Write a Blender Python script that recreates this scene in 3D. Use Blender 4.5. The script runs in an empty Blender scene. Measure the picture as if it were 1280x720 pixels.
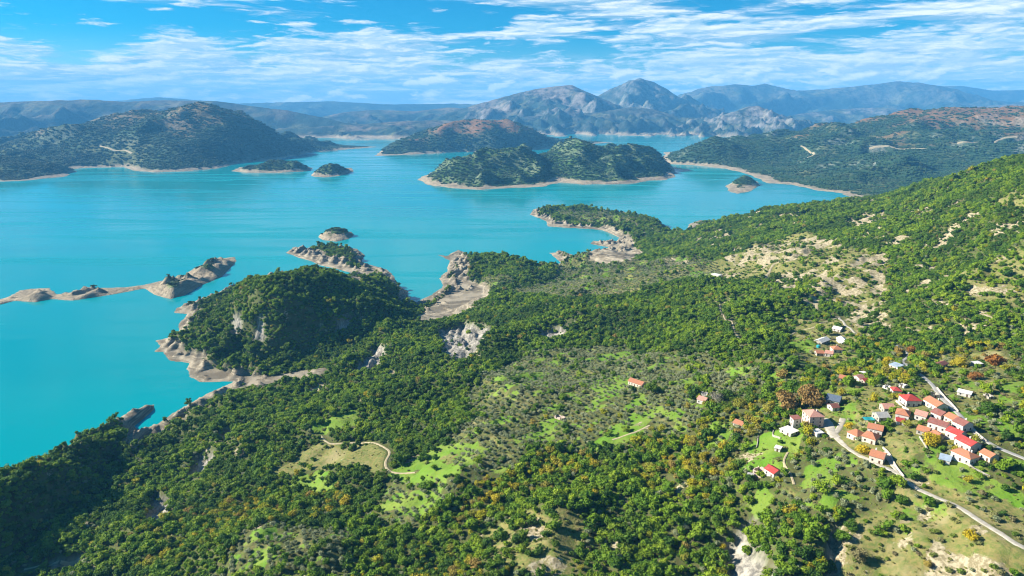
import bpy, math, random
import numpy as np
from mathutils import Vector

random.seed(7)
RS = np.random.RandomState(11)
scene = bpy.context.scene
COL = scene.collection

# ------------------------------------------------------------------ camera
FPX = 865.0                       # focal length in pixels of the 1280 px wide photograph
PITCH = math.radians(14.9)
CAMZ = 400.0                      # metres above the lake
CP, SP = math.cos(PITCH), math.sin(PITCH)
cam_d = bpy.data.cameras.new('camera')
cam_d.sensor_width = 36.0
cam_d.lens = 36.0 * FPX / 1280.0
cam_d.clip_start = 1.0
cam_d.clip_end = 120000.0
cam = bpy.data.objects.new('camera', cam_d)
cam.location = (0, 0, CAMZ)
cam.rotation_euler = (math.radians(90) - PITCH, 0, 0)
COL.objects.link(cam)
scene.camera = cam

# ------------------------------------------------------------------ light
SUN_ELEV = math.radians(29)
SUN_FROM = Vector((-0.98, 0.13, 0)).normalized()      # horizontal direction towards the sun
sun_d = bpy.data.lights.new('sun', 'SUN')
sun_d.energy = 5.0
sun_d.angle = math.radians(0.5)
sun_d.color = (1.0, 0.945, 0.84)
sun = bpy.data.objects.new('sun', sun_d)
to_sun = Vector((SUN_FROM.x * math.cos(SUN_ELEV), SUN_FROM.y * math.cos(SUN_ELEV), math.sin(SUN_ELEV)))
sun.rotation_euler = to_sun.to_track_quat('Z', 'Y').to_euler()
sun.location = (-600, -200, 1500)
COL.objects.link(sun)

world = bpy.data.worlds.new('World')
scene.world = world
world.use_nodes = True


def nd(nt, t, **kw):
    n = nt.nodes.new(t)
    for k, v in kw.items():
        setattr(n, k, v)
    return n


def mathn(nt, op, a, b=None, c=None, clamp=False):
    n = nt.nodes.new('ShaderNodeMath')
    n.operation = op
    n.use_clamp = clamp
    for i, v in enumerate((a, b, c)):
        if v is None:
            continue
        if hasattr(v, 'is_output') or hasattr(v, 'node'):
            nt.links.new(v, n.inputs[i])
        else:
            n.inputs[i].default_value = v
    return n.outputs[0]


def mixc(nt, fac, a, b, blend='MIX'):
    n = nt.nodes.new('ShaderNodeMix')
    n.data_type = 'RGBA'
    n.blend_type = blend
    for sock, v in ((n.inputs[0], fac), (n.inputs[6], a), (n.inputs[7], b)):
        if hasattr(v, 'node'):
            nt.links.new(v, sock)
        elif isinstance(v, (int, float)):
            sock.default_value = v
        else:
            sock.default_value = (*v[:3], 1)
    return n.outputs[2]


def maprange(nt, v, a, b, c=0.0, d=1.0, smooth=True):
    n = nt.nodes.new('ShaderNodeMapRange')
    n.interpolation_type = 'SMOOTHSTEP' if smooth else 'LINEAR'
    nt.links.new(v, n.inputs[0])
    for i, x in enumerate((a, b, c, d)):
        n.inputs[i + 1].default_value = x
    return n.outputs[0]


def noise(nt, vec, scale, detail=4, rough=0.55, dist=0.0, out=0):
    n = nt.nodes.new('ShaderNodeTexNoise')
    n.inputs['Scale'].default_value = scale
    n.inputs['Detail'].default_value = detail
    n.inputs['Roughness'].default_value = rough
    n.inputs['Distortion'].default_value = dist
    if vec is not None:
        nt.links.new(vec, n.inputs['Vector'])
    return n.outputs[out]


def vmul(nt, vec, s, off=(0, 0, 0), rotz=0.0):
    n = nt.nodes.new('ShaderNodeMapping')
    n.inputs['Scale'].default_value = s
    n.inputs['Location'].default_value = off
    n.inputs['Rotation'].default_value = (0, 0, rotz)
    nt.links.new(vec, n.inputs['Vector'])
    return n.outputs[0]


def build_sky():
    nt = world.node_tree
    nt.nodes.clear()
    out = nd(nt, 'ShaderNodeOutputWorld')
    bg = nd(nt, 'ShaderNodeBackground')
    bg.inputs['Strength'].default_value = 0.05
    sky = nd(nt, 'ShaderNodeTexSky')
    sky.sky_type = 'NISHITA'
    sky.sun_disc = False
    sky.sun_elevation = SUN_ELEV
    sky.sun_rotation = math.atan2(SUN_FROM.x, SUN_FROM.y)
    sky.altitude = 600
    sky.air_density = 1.0
    sky.dust_density = 0.6
    sky.ozone_density = 1.6
    tc = nd(nt, 'ShaderNodeTexCoord')
    d = tc.outputs['Generated']
    sep = nd(nt, 'ShaderNodeSeparateXYZ')
    nt.links.new(d, sep.inputs[0])
    el = sep.outputs[2]
    tint = mixc(nt, maprange(nt, el, 0.0, 0.10), (0.62, 0.95, 1.08), (0.02, 0.64, 1.02))
    clear = mixc(nt, 1.0, sky.outputs[0], tint, 'MULTIPLY')

    def layer(scale, offs, wamt, nscale, lit, rng, detail=9, rough=0.62):
        p = vmul(nt, d, scale, offs)
        wv = noise(nt, p, 1.1, 4, 0.55, out=1)
        va = nd(nt, 'ShaderNodeVectorMath', operation='MULTIPLY_ADD')
        nt.links.new(wv, va.inputs[0])
        va.inputs[1].default_value = wamt
        nt.links.new(p, va.inputs[2])
        n_a = noise(nt, va.outputs[0], nscale, detail, rough)
        of = nd(nt, 'ShaderNodeVectorMath', operation='ADD')
        nt.links.new(va.outputs[0], of.inputs[0])
        of.inputs[1].default_value = lit
        n_b = noise(nt, of.outputs[0], nscale, detail, rough)
        return n_a, maprange(nt, mathn(nt, 'SUBTRACT', n_a, n_b), -0.5 * rng, 1.25 * rng)

    big = noise(nt, vmul(nt, d, (1.6, 1.6, 9.0), (0.35, 2.0, 0.0)), 1.8, 3, 0.55)
    big = mathn(nt, 'MULTIPLY', mathn(nt, 'SUBTRACT', big, 0.5), 0.55)
    az = maprange(nt, sep.outputs[0], -0.45, 0.30, 0.03, 0.075)
    low = maprange(nt, el, 0.015, 0.10, 0.17, 0.03)
    low = mathn(nt, 'ADD', low, maprange(nt, el, 0.16, 0.55, 0.0, -0.16))
    cov = mathn(nt, 'ADD', mathn(nt, 'ADD', az, low), big)
    # long torn bands of high cloud
    a1, r1 = layer((3.0, 3.0, 26.0), (3.1, 0.4, 0.0), (0.8, 0.8, 1.3), 1.7, (-0.05, -0.02, 0.16), 0.10)
    dens = maprange(nt, mathn(nt, 'ADD', a1, cov), 0.55, 0.72)
    # flocks of smaller broken cloud between the bands
    a3, r3 = layer((9.0, 9.0, 55.0), (0.7, 3.3, 1.0), (0.5, 0.5, 0.7), 1.2, (-0.06, 0.0, 0.14), 0.10, 7, 0.6)
    dens3 = mathn(nt, 'MULTIPLY', maprange(nt, mathn(nt, 'ADD', a3, mathn(nt, 'MULTIPLY', cov, 0.8)), 0.57, 0.68), maprange(nt, el, 0.01, 0.04, 0.3, 0.9))
    # puffy heaps low over the horizon
    a2, r2 = layer((15.0, 15.0, 44.0), (1.0, 5.0, 0.3), (0.3, 0.3, 0.3), 1.0, (-0.12, 0.0, 0.22), 0.10, 7, 0.55)
    band = mathn(nt, 'MULTIPLY', maprange(nt, el, -0.01, 0.012), maprange(nt, el, 0.030, 0.070, 1.0, 0.0))
    patch = maprange(nt, noise(nt, vmul(nt, d, (4.0, 4.0, 6.0), (7.7, 0, 0)), 1.0, 2), 0.30, 0.46)
    dens2 = mathn(nt, 'MULTIPLY', mathn(nt, 'MULTIPLY', maprange(nt, a2, 0.50, 0.57), band), patch)
    CW = 10.0
    c1 = mixc(nt, r1, (0.26 * CW, 0.47 * CW, 0.64 * CW), (0.94 * CW, 0.97 * CW, 0.99 * CW))
    c3 = mixc(nt, r3, (0.40 * CW, 0.60 * CW, 0.74 * CW), (0.96 * CW, 0.98 * CW, 0.99 * CW))
    c2 = mixc(nt, r2, (0.44 * CW, 0.60 * CW, 0.74 * CW), (1.05 * CW, 1.05 * CW, 1.03 * CW))
    m1 = mixc(nt, mathn(nt, 'MULTIPLY', dens, 0.92), clear, c1)
    m3 = mixc(nt, mathn(nt, 'MULTIPLY', dens3, 0.85), m1, c3)
    m2 = mixc(nt, mathn(nt, 'MULTIPLY', dens2, 0.95), m3, c2)
    nt.links.new(m2, bg.inputs['Color'])
    nt.links.new(bg.outputs[0], out.inputs[0])


build_sky()

# ------------------------------------------------------------------ exposure and sampling
scene.view_settings.view_transform = 'Standard'
scene.view_settings.look = 'None'
scene.view_settings.exposure = 1.36
scene.view_settings.gamma = 1.0
scene.view_settings.use_curve_mapping = False
scene.cycles.use_denoising = True
scene.cycles.filter_width = 1.1
scene.cycles.max_bounces = 4
scene.cycles.diffuse_bounces = 2
scene.cycles.glossy_bounces = 2
scene.cycles.transmission_bounces = 1
scene.cycles.volume_bounces = 0
scene.cycles.transparent_max_bounces = 4

# ------------------------------------------------------------------ pixel -> direction
def ray(px, py):
    u, v = px - 640.0, 360.0 - py
    return u, FPX * CP + v * SP, -FPX * SP + v * CP


def at_z(px, py, z=0.0):
    x, y, w = ray(px, py)
    t = (z - CAMZ) / w
    return (x * t, y * t, z)


def at_y(px, py, Y):
    x, y, w = ray(px, py)
    t = Y / y
    return (x * t, Y, CAMZ + w * t)


def to_px(x, y, z):
    dz = z - CAMZ
    dep = y * CP - dz * SP
    return 640 + FPX * x / dep, 360 - FPX * (y * SP + dz * CP) / dep


# ------------------------------------------------------------------ numpy noise
_PERM = {}


def _perm(seed):
    if seed not in _PERM:
        p = np.random.RandomState(seed).permutation(256)
        _PERM[seed] = np.concatenate([p, p])
    return _PERM[seed]


def perlin(x, y, seed=0):
    p = _perm(seed)
    xi = np.floor(x).astype(np.int64); yi = np.floor(y).astype(np.int64)
    xf = x - xi; yf = y - yi
    xi &= 255; yi &= 255
    u = xf * xf * xf * (xf * (xf * 6 - 15) + 10)
    v = yf * yf * yf * (yf * (yf * 6 - 15) + 10)

    def g(ix, iy, dx, dy):
        h = p[p[ix & 255] + (iy & 255)] * (2 * np.pi / 256.0)
        return np.cos(h) * dx + np.sin(h) * dy
    a = g(xi, yi, xf, yf); b = g(xi + 1, yi, xf - 1, yf)
    c = g(xi, yi + 1, xf, yf - 1); d = g(xi + 1, yi + 1, xf - 1, yf - 1)
    return (a + u * (b - a)) * (1 - v) + (c + u * (d - c)) * v


def fbm(x, y, wl, octv=4, seed=0, gain=0.5):
    s = 0.0; a = 1.0; f = 1.0 / wl
    for i in range(octv):
        s = s + a * perlin(x * f + 17.3 * i, y * f - 9.1 * i, seed + i)
        a *= gain; f *= 2.03
    return s


def ridged(x, y, wl, octv=4, seed=0, gain=0.5):
    s = 0.0; a = 1.0; f = 1.0 / wl; w = 1.0
    for i in range(octv):
        n = 1.0 - np.abs(perlin(x * f + 5.7 * i, y * f + 3.3 * i, seed + i)) * 2.0
        n = np.clip(n, 0, 1) ** 2 * w
        s = s + a * n
        w = np.clip(n * 1.6, 0, 1)
        a *= gain; f *= 2.07
    return s


def sstep(x, a, b):
    t = np.clip((x - a) / (b - a), 0, 1)
    return t * t * (3 - 2 * t)


# ------------------------------------------------------------------ polygons
def seg_dist(X, Y, pts, closed=True):
    d2 = np.full(X.shape, 1e18)
    n = len(pts)
    for i in range(n if closed else n - 1):
        ax, ay = pts[i][:2]; bx, by = pts[(i + 1) % n][:2]
        vx, vy = bx - ax, by - ay
        L = vx * vx + vy * vy + 1e-9
        t = np.clip(((X - ax) * vx + (Y - ay) * vy) / L, 0, 1)
        d2 = np.minimum(d2, (X - ax - t * vx) ** 2 + (Y - ay - t * vy) ** 2)
    return np.sqrt(d2)


def inside(X, Y, pts):
    r = np.zeros(X.shape, bool)
    n = len(pts)
    j = n - 1
    for i in range(n):
        xi, yi = pts[i][:2]; xj, yj = pts[j][:2]
        if yi != yj:
            c = ((yi > Y) != (yj > Y)) & (X < (xj - xi) * (Y - yi) / (yj - yi) + xi)
            r ^= c
        j = i
    return r


def sdf(X, Y, pts):
    d = seg_dist(X, Y, pts)
    return np.where(inside(X, Y, pts), d, -d)


def densify(pts, step):
    out = []
    n = len(pts)
    for i in range(n):
        a = np.array(pts[i][:2]); b = np.array(pts[(i + 1) % n][:2])
        k = max(1, int(np.hypot(*(b - a)) / step))
        for j in range(k):
            out.append(tuple(a + (b - a) * j / k))
    return out


def rbf(P, z, c, lam=0.0):
    P = np.asarray(P, float); z = np.asarray(z, float)
    n = len(P)
    sc = 1000.0
    r = np.sqrt(((P[:, None] - P[None]) ** 2).sum(-1) + c * c) / sc
    A = np.zeros((n + 3, n + 3))
    A[:n, :n] = -r + np.eye(n) * lam
    A[:n, n] = 1; A[:n, n + 1:] = P / sc
    A[n, :n] = 1; A[n + 1:, :n] = (P / sc).T
    w = np.linalg.solve(A, np.concatenate([z, np.zeros(3)]))

    def f(X, Y):
        o = w[n] + w[n + 1] * X / sc + w[n + 2] * Y / sc
        for i in range(n):
            o = o - w[i] * np.sqrt((X - P[i, 0]) ** 2 + (Y - P[i, 1]) ** 2 + c * c) / sc
        return o
    return f


# ------------------------------------------------------------------ objects
def put(o, parent=None):
    COL.objects.link(o)
    if parent is not None:
        o.parent = parent
    return o


def tag(o, label=None, cat=None, group=None, kind=None):
    if label: o['label'] = label
    if cat: o['category'] = cat
    if group: o['group'] = group
    if kind: o['kind'] = kind
    return o


def mesh_np(name, V, Fq, mats=(), smooth=True, midx=None):
    me = bpy.data.meshes.new(name)
    V = np.asarray(V, np.float32); Fq = np.asarray(Fq, np.int32)
    k = Fq.shape[1]
    me.vertices.add(len(V)); me.vertices.foreach_set('co', V.ravel())
    me.loops.add(Fq.size); me.loops.foreach_set('vertex_index', Fq.ravel())
    me.polygons.add(len(Fq))
    me.polygons.foreach_set('loop_start', np.arange(len(Fq), dtype=np.int32) * k)
    me.polygons.foreach_set('loop_total', np.full(len(Fq), k, np.int32))
    me.polygons.foreach_set('use_smooth', np.full(len(Fq), smooth, bool))
    if midx is not None:
        me.polygons.foreach_set('material_index', np.asarray(midx, np.int32))
    for m in mats:
        me.materials.append(m)
    me.update(calc_edges=True)
    return me


def grid_mesh(name, X, Y, Z, keep, mat, cov=None, cov2=None):
    ny, nx = X.shape
    idx = np.arange(ny * nx).reshape(ny, nx)
    q = np.stack([idx[:-1, :-1], idx[:-1, 1:], idx[1:, 1:], idx[1:, :-1]], -1)
    kq = keep[:-1, :-1] | keep[:-1, 1:] | keep[1:, 1:] | keep[1:, :-1]
    q = q[kq]
    used = np.zeros(ny * nx, bool); used[q.ravel()] = True
    remap = np.cumsum(used) - 1
    V = np.stack([X.ravel(), Y.ravel(), Z.ravel()], 1)[used]
    me = mesh_np(name, V, remap[q], [mat])
    for nm, cv in (('cov', cov), ('cov2', cov2)):
        if cv is not None:
            a = me.color_attributes.new(nm, 'FLOAT_COLOR', 'POINT')
            a.data.foreach_set('color', cv.reshape(-1, 4)[used].astype(np.float32).ravel())
    return me


# ------------------------------------------------------------------ materials
def new_mat(name):
    m = bpy.data.materials.new(name)
    m.use_nodes = True
    nt = m.node_tree
    b = nt.nodes['Principled BSDF']
    b.inputs['Roughness'].default_value = 0.9
    b.inputs['Specular IOR Level'].default_value = 0.1
    return m, nt, b


def attr(nt, name):
    n = nd(nt, 'ShaderNodeAttribute')
    n.attribute_name = name
    return n


def bump(nt, h, strength, dist, b):
    n = nd(nt, 'ShaderNodeBump')
    n.inputs['Strength'].default_value = strength
    n.inputs['Distance'].default_value = dist
    nt.links.new(h, n.inputs['Height'])
    nt.links.new(n.outputs[0], b.inputs['Normal'])


def geo_pos(nt):
    return nd(nt, 'ShaderNodeNewGeometry').outputs['Position']


def split(nt, c):
    s = nd(nt, 'ShaderNodeSeparateColor')
    nt.links.new(c, s.inputs[0])
    return s.outputs


def mat_ground():
    """cov: R bare bank, G green meadow, B dry grass, A clay scarp; cov2: R pale stone, G track"""
    m, nt, b = new_mat('hillside_ground')
    P = geo_pos(nt)
    a = attr(nt, 'cov'); r, g, bl = split(nt, a.outputs['Color'])[:3]
    clay = a.outputs['Alpha']
    a2 = attr(nt, 'cov2'); r2, g2 = split(nt, a2.outputs['Color'])[:2]
    n1 = noise(nt, P, 0.035, 6, 0.6)
    n2 = noise(nt, P, 0.35, 5, 0.65)
    n3 = noise(nt, P, 0.012, 3, 0.5)
    soil = mixc(nt, n1, (0.045, 0.060, 0.014), (0.125, 0.110, 0.045))
    soil = mixc(nt, maprange(nt, n2, 0.45, 0.7), soil, (0.085, 0.130, 0.020))
    mead = mixc(nt, maprange(nt, n1, 0.3, 0.7), (0.095, 0.200, 0.014), (0.180, 0.235, 0.038))
    mead = mixc(nt, maprange(nt, n2, 0.5, 0.75, 0, 0.55), mead, (0.070, 0.130, 0.016))
    dry = mixc(nt, maprange(nt, n2, 0.35, 0.65), (0.215, 0.180, 0.062), (0.115, 0.145, 0.034))
    dry = mixc(nt, maprange(nt, n1, 0.5, 0.7, 0, 0.6), dry, (0.30, 0.24, 0.125))
    wz = vmul(nt, P, (0.02, 0.02, 0.42))
    strata = noise(nt, wz, 1.0, 5, 0.6, 0.4)
    bare = mixc(nt, maprange(nt, strata, 0.40, 0.60), (0.150, 0.122, 0.082), (0.340, 0.285, 0.200))
    bare = mixc(nt, maprange(nt, n1, 0.42, 0.72, 0, 0.6), bare, (0.190, 0.165, 0.120))
    strk = noise(nt, vmul(nt, P, (0.30, 0.16, 0.035)), 1.0, 4, 0.65)
    cl = mixc(nt, maprange(nt, strk, 0.36, 0.64), (0.14, 0.128, 0.108), (0.37, 0.335, 0.27))
    ston = mixc(nt, maprange(nt, n2, 0.40, 0.60), (0.20, 0.165, 0.090), (0.40, 0.335, 0.215))
    nm = noise(nt, P, 0.11, 5, 0.7)

    def rag(v, lo=0.36, hi=0.62, amt=1.5):
        return mathn(nt, 'MULTIPLY', maprange(nt, mathn(nt, 'ADD', v, mathn(nt, 'MULTIPLY', mathn(nt, 'SUBTRACT', nm, 0.5), amt)), lo, hi), maprange(nt, v, 0.02, 0.15))
    g = rag(g); r2 = rag(r2, 0.30, 0.55, 2.6); bl = rag(bl, 0.3, 0.7)
    c = mixc(nt, bl, soil, dry)
    c = mixc(nt, g, c, mead)
    c = mixc(nt, r, c, bare)
    c = mixc(nt, clay, c, cl)
    c = mixc(nt, r2, c, ston)
    c = mixc(nt, g2, c, (0.50, 0.44, 0.33))
    nt.links.new(c, b.inputs['Base Color'])
    bump(nt, mathn(nt, 'ADD', mathn(nt, 'MULTIPLY', n2, 0.6), n1), 0.8, 1.6, b)
    return m


def mat_far(name, dark, mid, brown, bare=(0.34, 0.275, 0.185), rockc=(0.44, 0.40, 0.34), bsc=0.055, bd=9.0, rockamt=1.0):
    """cov: R bare drawdown bank, G brown autumn scrub, B rock, A grassy clearing"""
    m, nt, b = new_mat(name)
    P = geo_pos(nt)
    a = attr(nt, 'cov'); r, g, bl = split(nt, a.outputs['Color'])[:3]
    clr = a.outputs['Alpha']
    n1 = noise(nt, P, bsc, 5, 0.68)
    n2 = noise(nt, P, bsc * 0.16, 5, 0.6)
    c = mixc(nt, maprange(nt, n1, 0.35, 0.68), dark, mid)
    c = mixc(nt, maprange(nt, n2, 0.48, 0.68, 0, 0.55), c, tuple(x * 1.5 for x in mid))
    c = mixc(nt, mathn(nt, 'MULTIPLY', clr, maprange(nt, n1, 0.3, 0.6)), c, (0.20, 0.19, 0.075))
    c = mixc(nt, mathn(nt, 'MULTIPLY', g, maprange(nt, n1, 0.25, 0.55)), c, brown)
    c = mixc(nt, mathn(nt, 'MULTIPLY', bl, maprange(nt, n1, 0.30, 0.72, 0.0, rockamt)), c, rockc)
    strata = noise(nt, vmul(nt, P, (0.02, 0.02, 0.3)), 1.0, 4, 0.6)
    bc = mixc(nt, maprange(nt, strata, 0.3, 0.7), tuple(x * 0.68 for x in bare), tuple(min(x * 1.1, 0.7) for x in bare))
    c = mixc(nt, r, c, bc)
    nt.links.new(c, b.inputs['Base Color'])
    bump(nt, n1, 0.9, bd, b)
    return m


def mat_water():
    m, nt, b = new_mat('lake_water')
    P = geo_pos(nt)
    n0 = noise(nt, vmul(nt, P, (0.0009, 0.0016, 0.001), rotz=0.25), 1.0, 4, 0.55, 0.5)
    st = noise(nt, vmul(nt, P, (0.0010, 0.0072, 0.001), rotz=-0.35), 1.0, 6, 0.62, 1.1)
    c = mixc(nt, maprange(nt, n0, 0.3, 0.7), (0.000, 0.222, 0.246), (0.000, 0.254, 0.272))
    nt.links.new(c, b.inputs['Base Color'])
    b.inputs['IOR'].default_value = 1.33
    b.inputs['Specular IOR Level'].default_value = 0.2
    # wind-ruffled streaks scatter more of the sky: rougher water there
    rg = maprange(nt, st, 0.46, 0.64, 0.10, 0.28)
    nt.links.new(rg, b.inputs['Roughness'])
    w = noise(nt, vmul(nt, P, (0.10, 0.16, 0.1), rotz=0.5), 1.0, 4, 0.6)
    w2 = noise(nt, vmul(nt, P, (0.012, 0.02, 0.1), rotz=0.5), 1.0, 3, 0.6)
    bump(nt, mathn(nt, 'ADD', w, mathn(nt, 'MULTIPLY', w2, 4.0)), 0.14, 0.8, b)
    return m


def mat_leaf(name, stops, tr=0.18, patch=None, patch_amt=0.55):
    m, nt, b = new_mat(name)
    oi = nd(nt, 'ShaderNodeObjectInfo')
    cr = nd(nt, 'ShaderNodeValToRGB')
    el = cr.color_ramp.elements
    while len(el) < len(stops):
        el.new(0.5)
    for i, s in enumerate(stops):
        el[i].position = i / (len(stops) - 1)
        el[i].color = (*s, 1)
    nt.links.new(oi.outputs['Random'], cr.inputs[0])
    c = cr.outputs[0]
    if patch:
        n = noise(nt, oi.outputs['Location'], 0.011, 3, 0.6)
        c = mixc(nt, maprange(nt, n, 0.46, 0.64, 0, patch_amt), c, patch)
    n2 = noise(nt, geo_pos(nt), 1.3, 2, 0.6)
    c = mixc(nt, 1.0, c, mixc(nt, n2, (0.72, 0.72, 0.72), (1.3, 1.3, 1.25)), 'MULTIPLY')
    nt.links.new(c, b.inputs['Base Color'])
    b.inputs['Specular IOR Level'].default_value = 0.15
    b.inputs['Roughness'].default_value = 0.7
    t = nd(nt, 'ShaderNodeBsdfTranslucent')
    nt.links.new(c, t.inputs[0])
    mx = nd(nt, 'ShaderNodeMixShader')
    mx.inputs[0].default_value = tr
    nt.links.new(b.outputs[0], mx.inputs[1]); nt.links.new(t.outputs[0], mx.inputs[2])
    nt.links.new(mx.outputs[0], nt.nodes['Material Output'].inputs[0])
    return m


def mat_plain(name, c1, c2=None, scale=1.5, rough=0.85, bd=0.0, metal=0.0, spec=0.2):
    m, nt, b = new_mat(name)
    b.inputs['Roughness'].default_value = rough
    b.inputs['Specular IOR Level'].default_value = spec
    b.inputs['Metallic'].default_value = metal
    n = noise(nt, geo_pos(nt), scale, 5, 0.65)
    c = mixc(nt, maprange(nt, n, 0.32, 0.68), c1, c2 or tuple(x * 0.75 for x in c1))
    n5 = noise(nt, geo_pos(nt), scale * 0.3, 3, 0.6)
    c = mixc(nt, maprange(nt, n5, 0.5, 0.72, 0, 0.5), c, tuple(0.45 * x + 0.10 for x in c1))
    nt.links.new(c, b.inputs['Base Color'])
    if bd:
        bump(nt, n, 0.7, bd, b)
    return m


M = {}
M['ground'] = mat_ground()
M['water'] = mat_water()
M['oak'] = mat_leaf('oak_leaves', [(0.050, 0.112, 0.012), (0.115, 0.212, 0.013), (0.185, 0.285, 0.016), (0.258, 0.335, 0.020)], tr=0.30,
                    patch=(0.046, 0.098, 0.017), patch_amt=0.65)
M['olive'] = mat_leaf('olive_leaves', [(0.190, 0.225, 0.105), (0.260, 0.285, 0.145), (0.330, 0.345, 0.190)], tr=0.2)
M['autumn'] = mat_leaf('autumn_leaves', [(0.240, 0.275, 0.014), (0.350, 0.340, 0.016), (0.430, 0.340, 0.022), (0.280, 0.280, 0.034), (0.340, 0.235, 0.060)], tr=0.28)
M['scrub'] = mat_leaf('scrub_leaves', [(0.080, 0.140, 0.015), (0.150, 0.200, 0.028), (0.220, 0.220, 0.075), (0.210, 0.170, 0.085)])
M['plane'] = mat_leaf('plane_leaves', [(0.270, 0.170, 0.055), (0.300, 0.190, 0.060)])
M['yellow'] = mat_leaf('yellow_leaves', [(0.480, 0.340, 0.012), (0.430, 0.330, 0.015)])
M['rust'] = mat_leaf('rust_leaves', [(0.300, 0.120, 0.020), (0.260, 0.120, 0.030)])
M['twig'] = mat_leaf('bare_twigs', [(0.300, 0.270, 0.200), (0.240, 0.215, 0.165)], tr=0.05)
M['woods'] = mat_leaf('far_woods', [(0.018, 0.046, 0.018), (0.028, 0.064, 0.022), (0.042, 0.082, 0.026)], tr=0.08, patch=(0.060, 0.080, 0.034), patch_amt=0.7)
M['tuft'] = mat_leaf('grass_tufts', [(0.170, 0.180, 0.040), (0.270, 0.240, 0.085), (0.200, 0.235, 0.040), (0.230, 0.190, 0.090)], tr=0.1)
M['bark'] = mat_plain('bark', (0.10, 0.075, 0.05), (0.17, 0.14, 0.10), 3.0, 0.95)
M['road'] = mat_plain('road_gravel', (0.47, 0.42, 0.34), (0.34, 0.30, 0.225), 0.35, 0.95, 0.05)
M['asphalt'] = mat_plain('worn_asphalt', (0.26, 0.25, 0.23), (0.36, 0.34, 0.30), 0.3, 0.9)
M['track'] = mat_plain('earth_track', (0.42, 0.34, 0.21), (0.30, 0.25, 0.14), 0.35, 0.95)
M['white'] = mat_plain('white_plaster', (0.60, 0.56, 0.50), (0.46, 0.42, 0.36), 0.7)
M['cream'] = mat_plain('cream_plaster', (0.66, 0.57, 0.45), (0.55, 0.47, 0.37), 0.7)
M['pinkw'] = mat_plain('pink_stone', (0.62, 0.47, 0.38), (0.48, 0.36, 0.29), 0.9)
M['stone'] = mat_plain('grey_stone', (0.42, 0.38, 0.31), (0.28, 0.25, 0.20), 0.9, 0.95, 0.1)
M['red'] = mat_plain('bright_red_tiles', (0.42, 0.050, 0.040), (0.30, 0.050, 0.040), 1.2, 0.7, 0.06)
M['terra'] = mat_plain('terracotta_tiles', (0.43, 0.170, 0.085), (0.33, 0.140, 0.080), 1.2, 0.8, 0.06)
M['pinkr'] = mat_plain('faded_pink_tiles', (0.52, 0.27, 0.20), (0.40, 0.19, 0.14), 1.2, 0.8, 0.06)
M['brown'] = mat_plain('old_brown_tiles', (0.27, 0.10, 0.075), (0.18, 0.075, 0.06), 1.2, 0.8, 0.06)
M['slate'] = mat_plain('grey_slate', (0.30, 0.29, 0.27), (0.42, 0.40, 0.36), 1.2, 0.8, 0.06)
M['bslate'] = mat_plain('blue_grey_slate', (0.075, 0.10, 0.14), (0.11, 0.14, 0.18), 1.0, 0.6)
M['metal'] = mat_plain('grey_sheet_metal', (0.42, 0.50, 0.56), (0.34, 0.40, 0.46), 0.6, 0.5, 0.0, 0.2)
M['whroof'] = mat_plain('whitish_roof_sheet', (0.72, 0.69, 0.64), (0.55, 0.51, 0.45), 0.8, 0.7)
M['teal'] = mat_plain('teal_cloth', (0.02, 0.32, 0.34), (0.02, 0.24, 0.27), 0.8, 0.6)
M['pane'] = mat_plain('dark_pane', (0.03, 0.035, 0.045), (0.02, 0.025, 0.03), 2.0, 0.15, spec=0.5)
M['wood'] = mat_plain('brown_wood', (0.12, 0.065, 0.035), (0.08, 0.045, 0.03), 2.0)
M['far'] = mat_far('wooded_island', (0.028, 0.066, 0.016), (0.062, 0.112, 0.026), (0.23, 0.115, 0.05))
M['hill'] = mat_far('wooded_hill', (0.018, 0.046, 0.022), (0.040, 0.074, 0.030), (0.23, 0.115, 0.050), bsc=0.045, bd=10)
M['mount'] = mat_far('mountain_side', (0.015, 0.032, 0.026), (0.030, 0.050, 0.034), (0.22, 0.135, 0.08), rockc=(0.30, 0.26, 0.23), bsc=0.011, bd=30)

# ------------------------------------------------------------------ lake
def flat_sheet(name, x0, x1, y0, y1, z, mat, n=1):
    V = [(x0, y0, z), (x1, y0, z), (x1, y1, z), (x0, y1, z)]
    return mesh_np(name, V, [(0, 1, 2, 3)], [mat], smooth=False)


lake = put(bpy.data.objects.new('lake', flat_sheet('lake', -24000, 24000, -4000, 29000, 0.0, M['water'])))
tag(lake, kind='structure', label='turquoise reservoir lake filling the valley')

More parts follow.
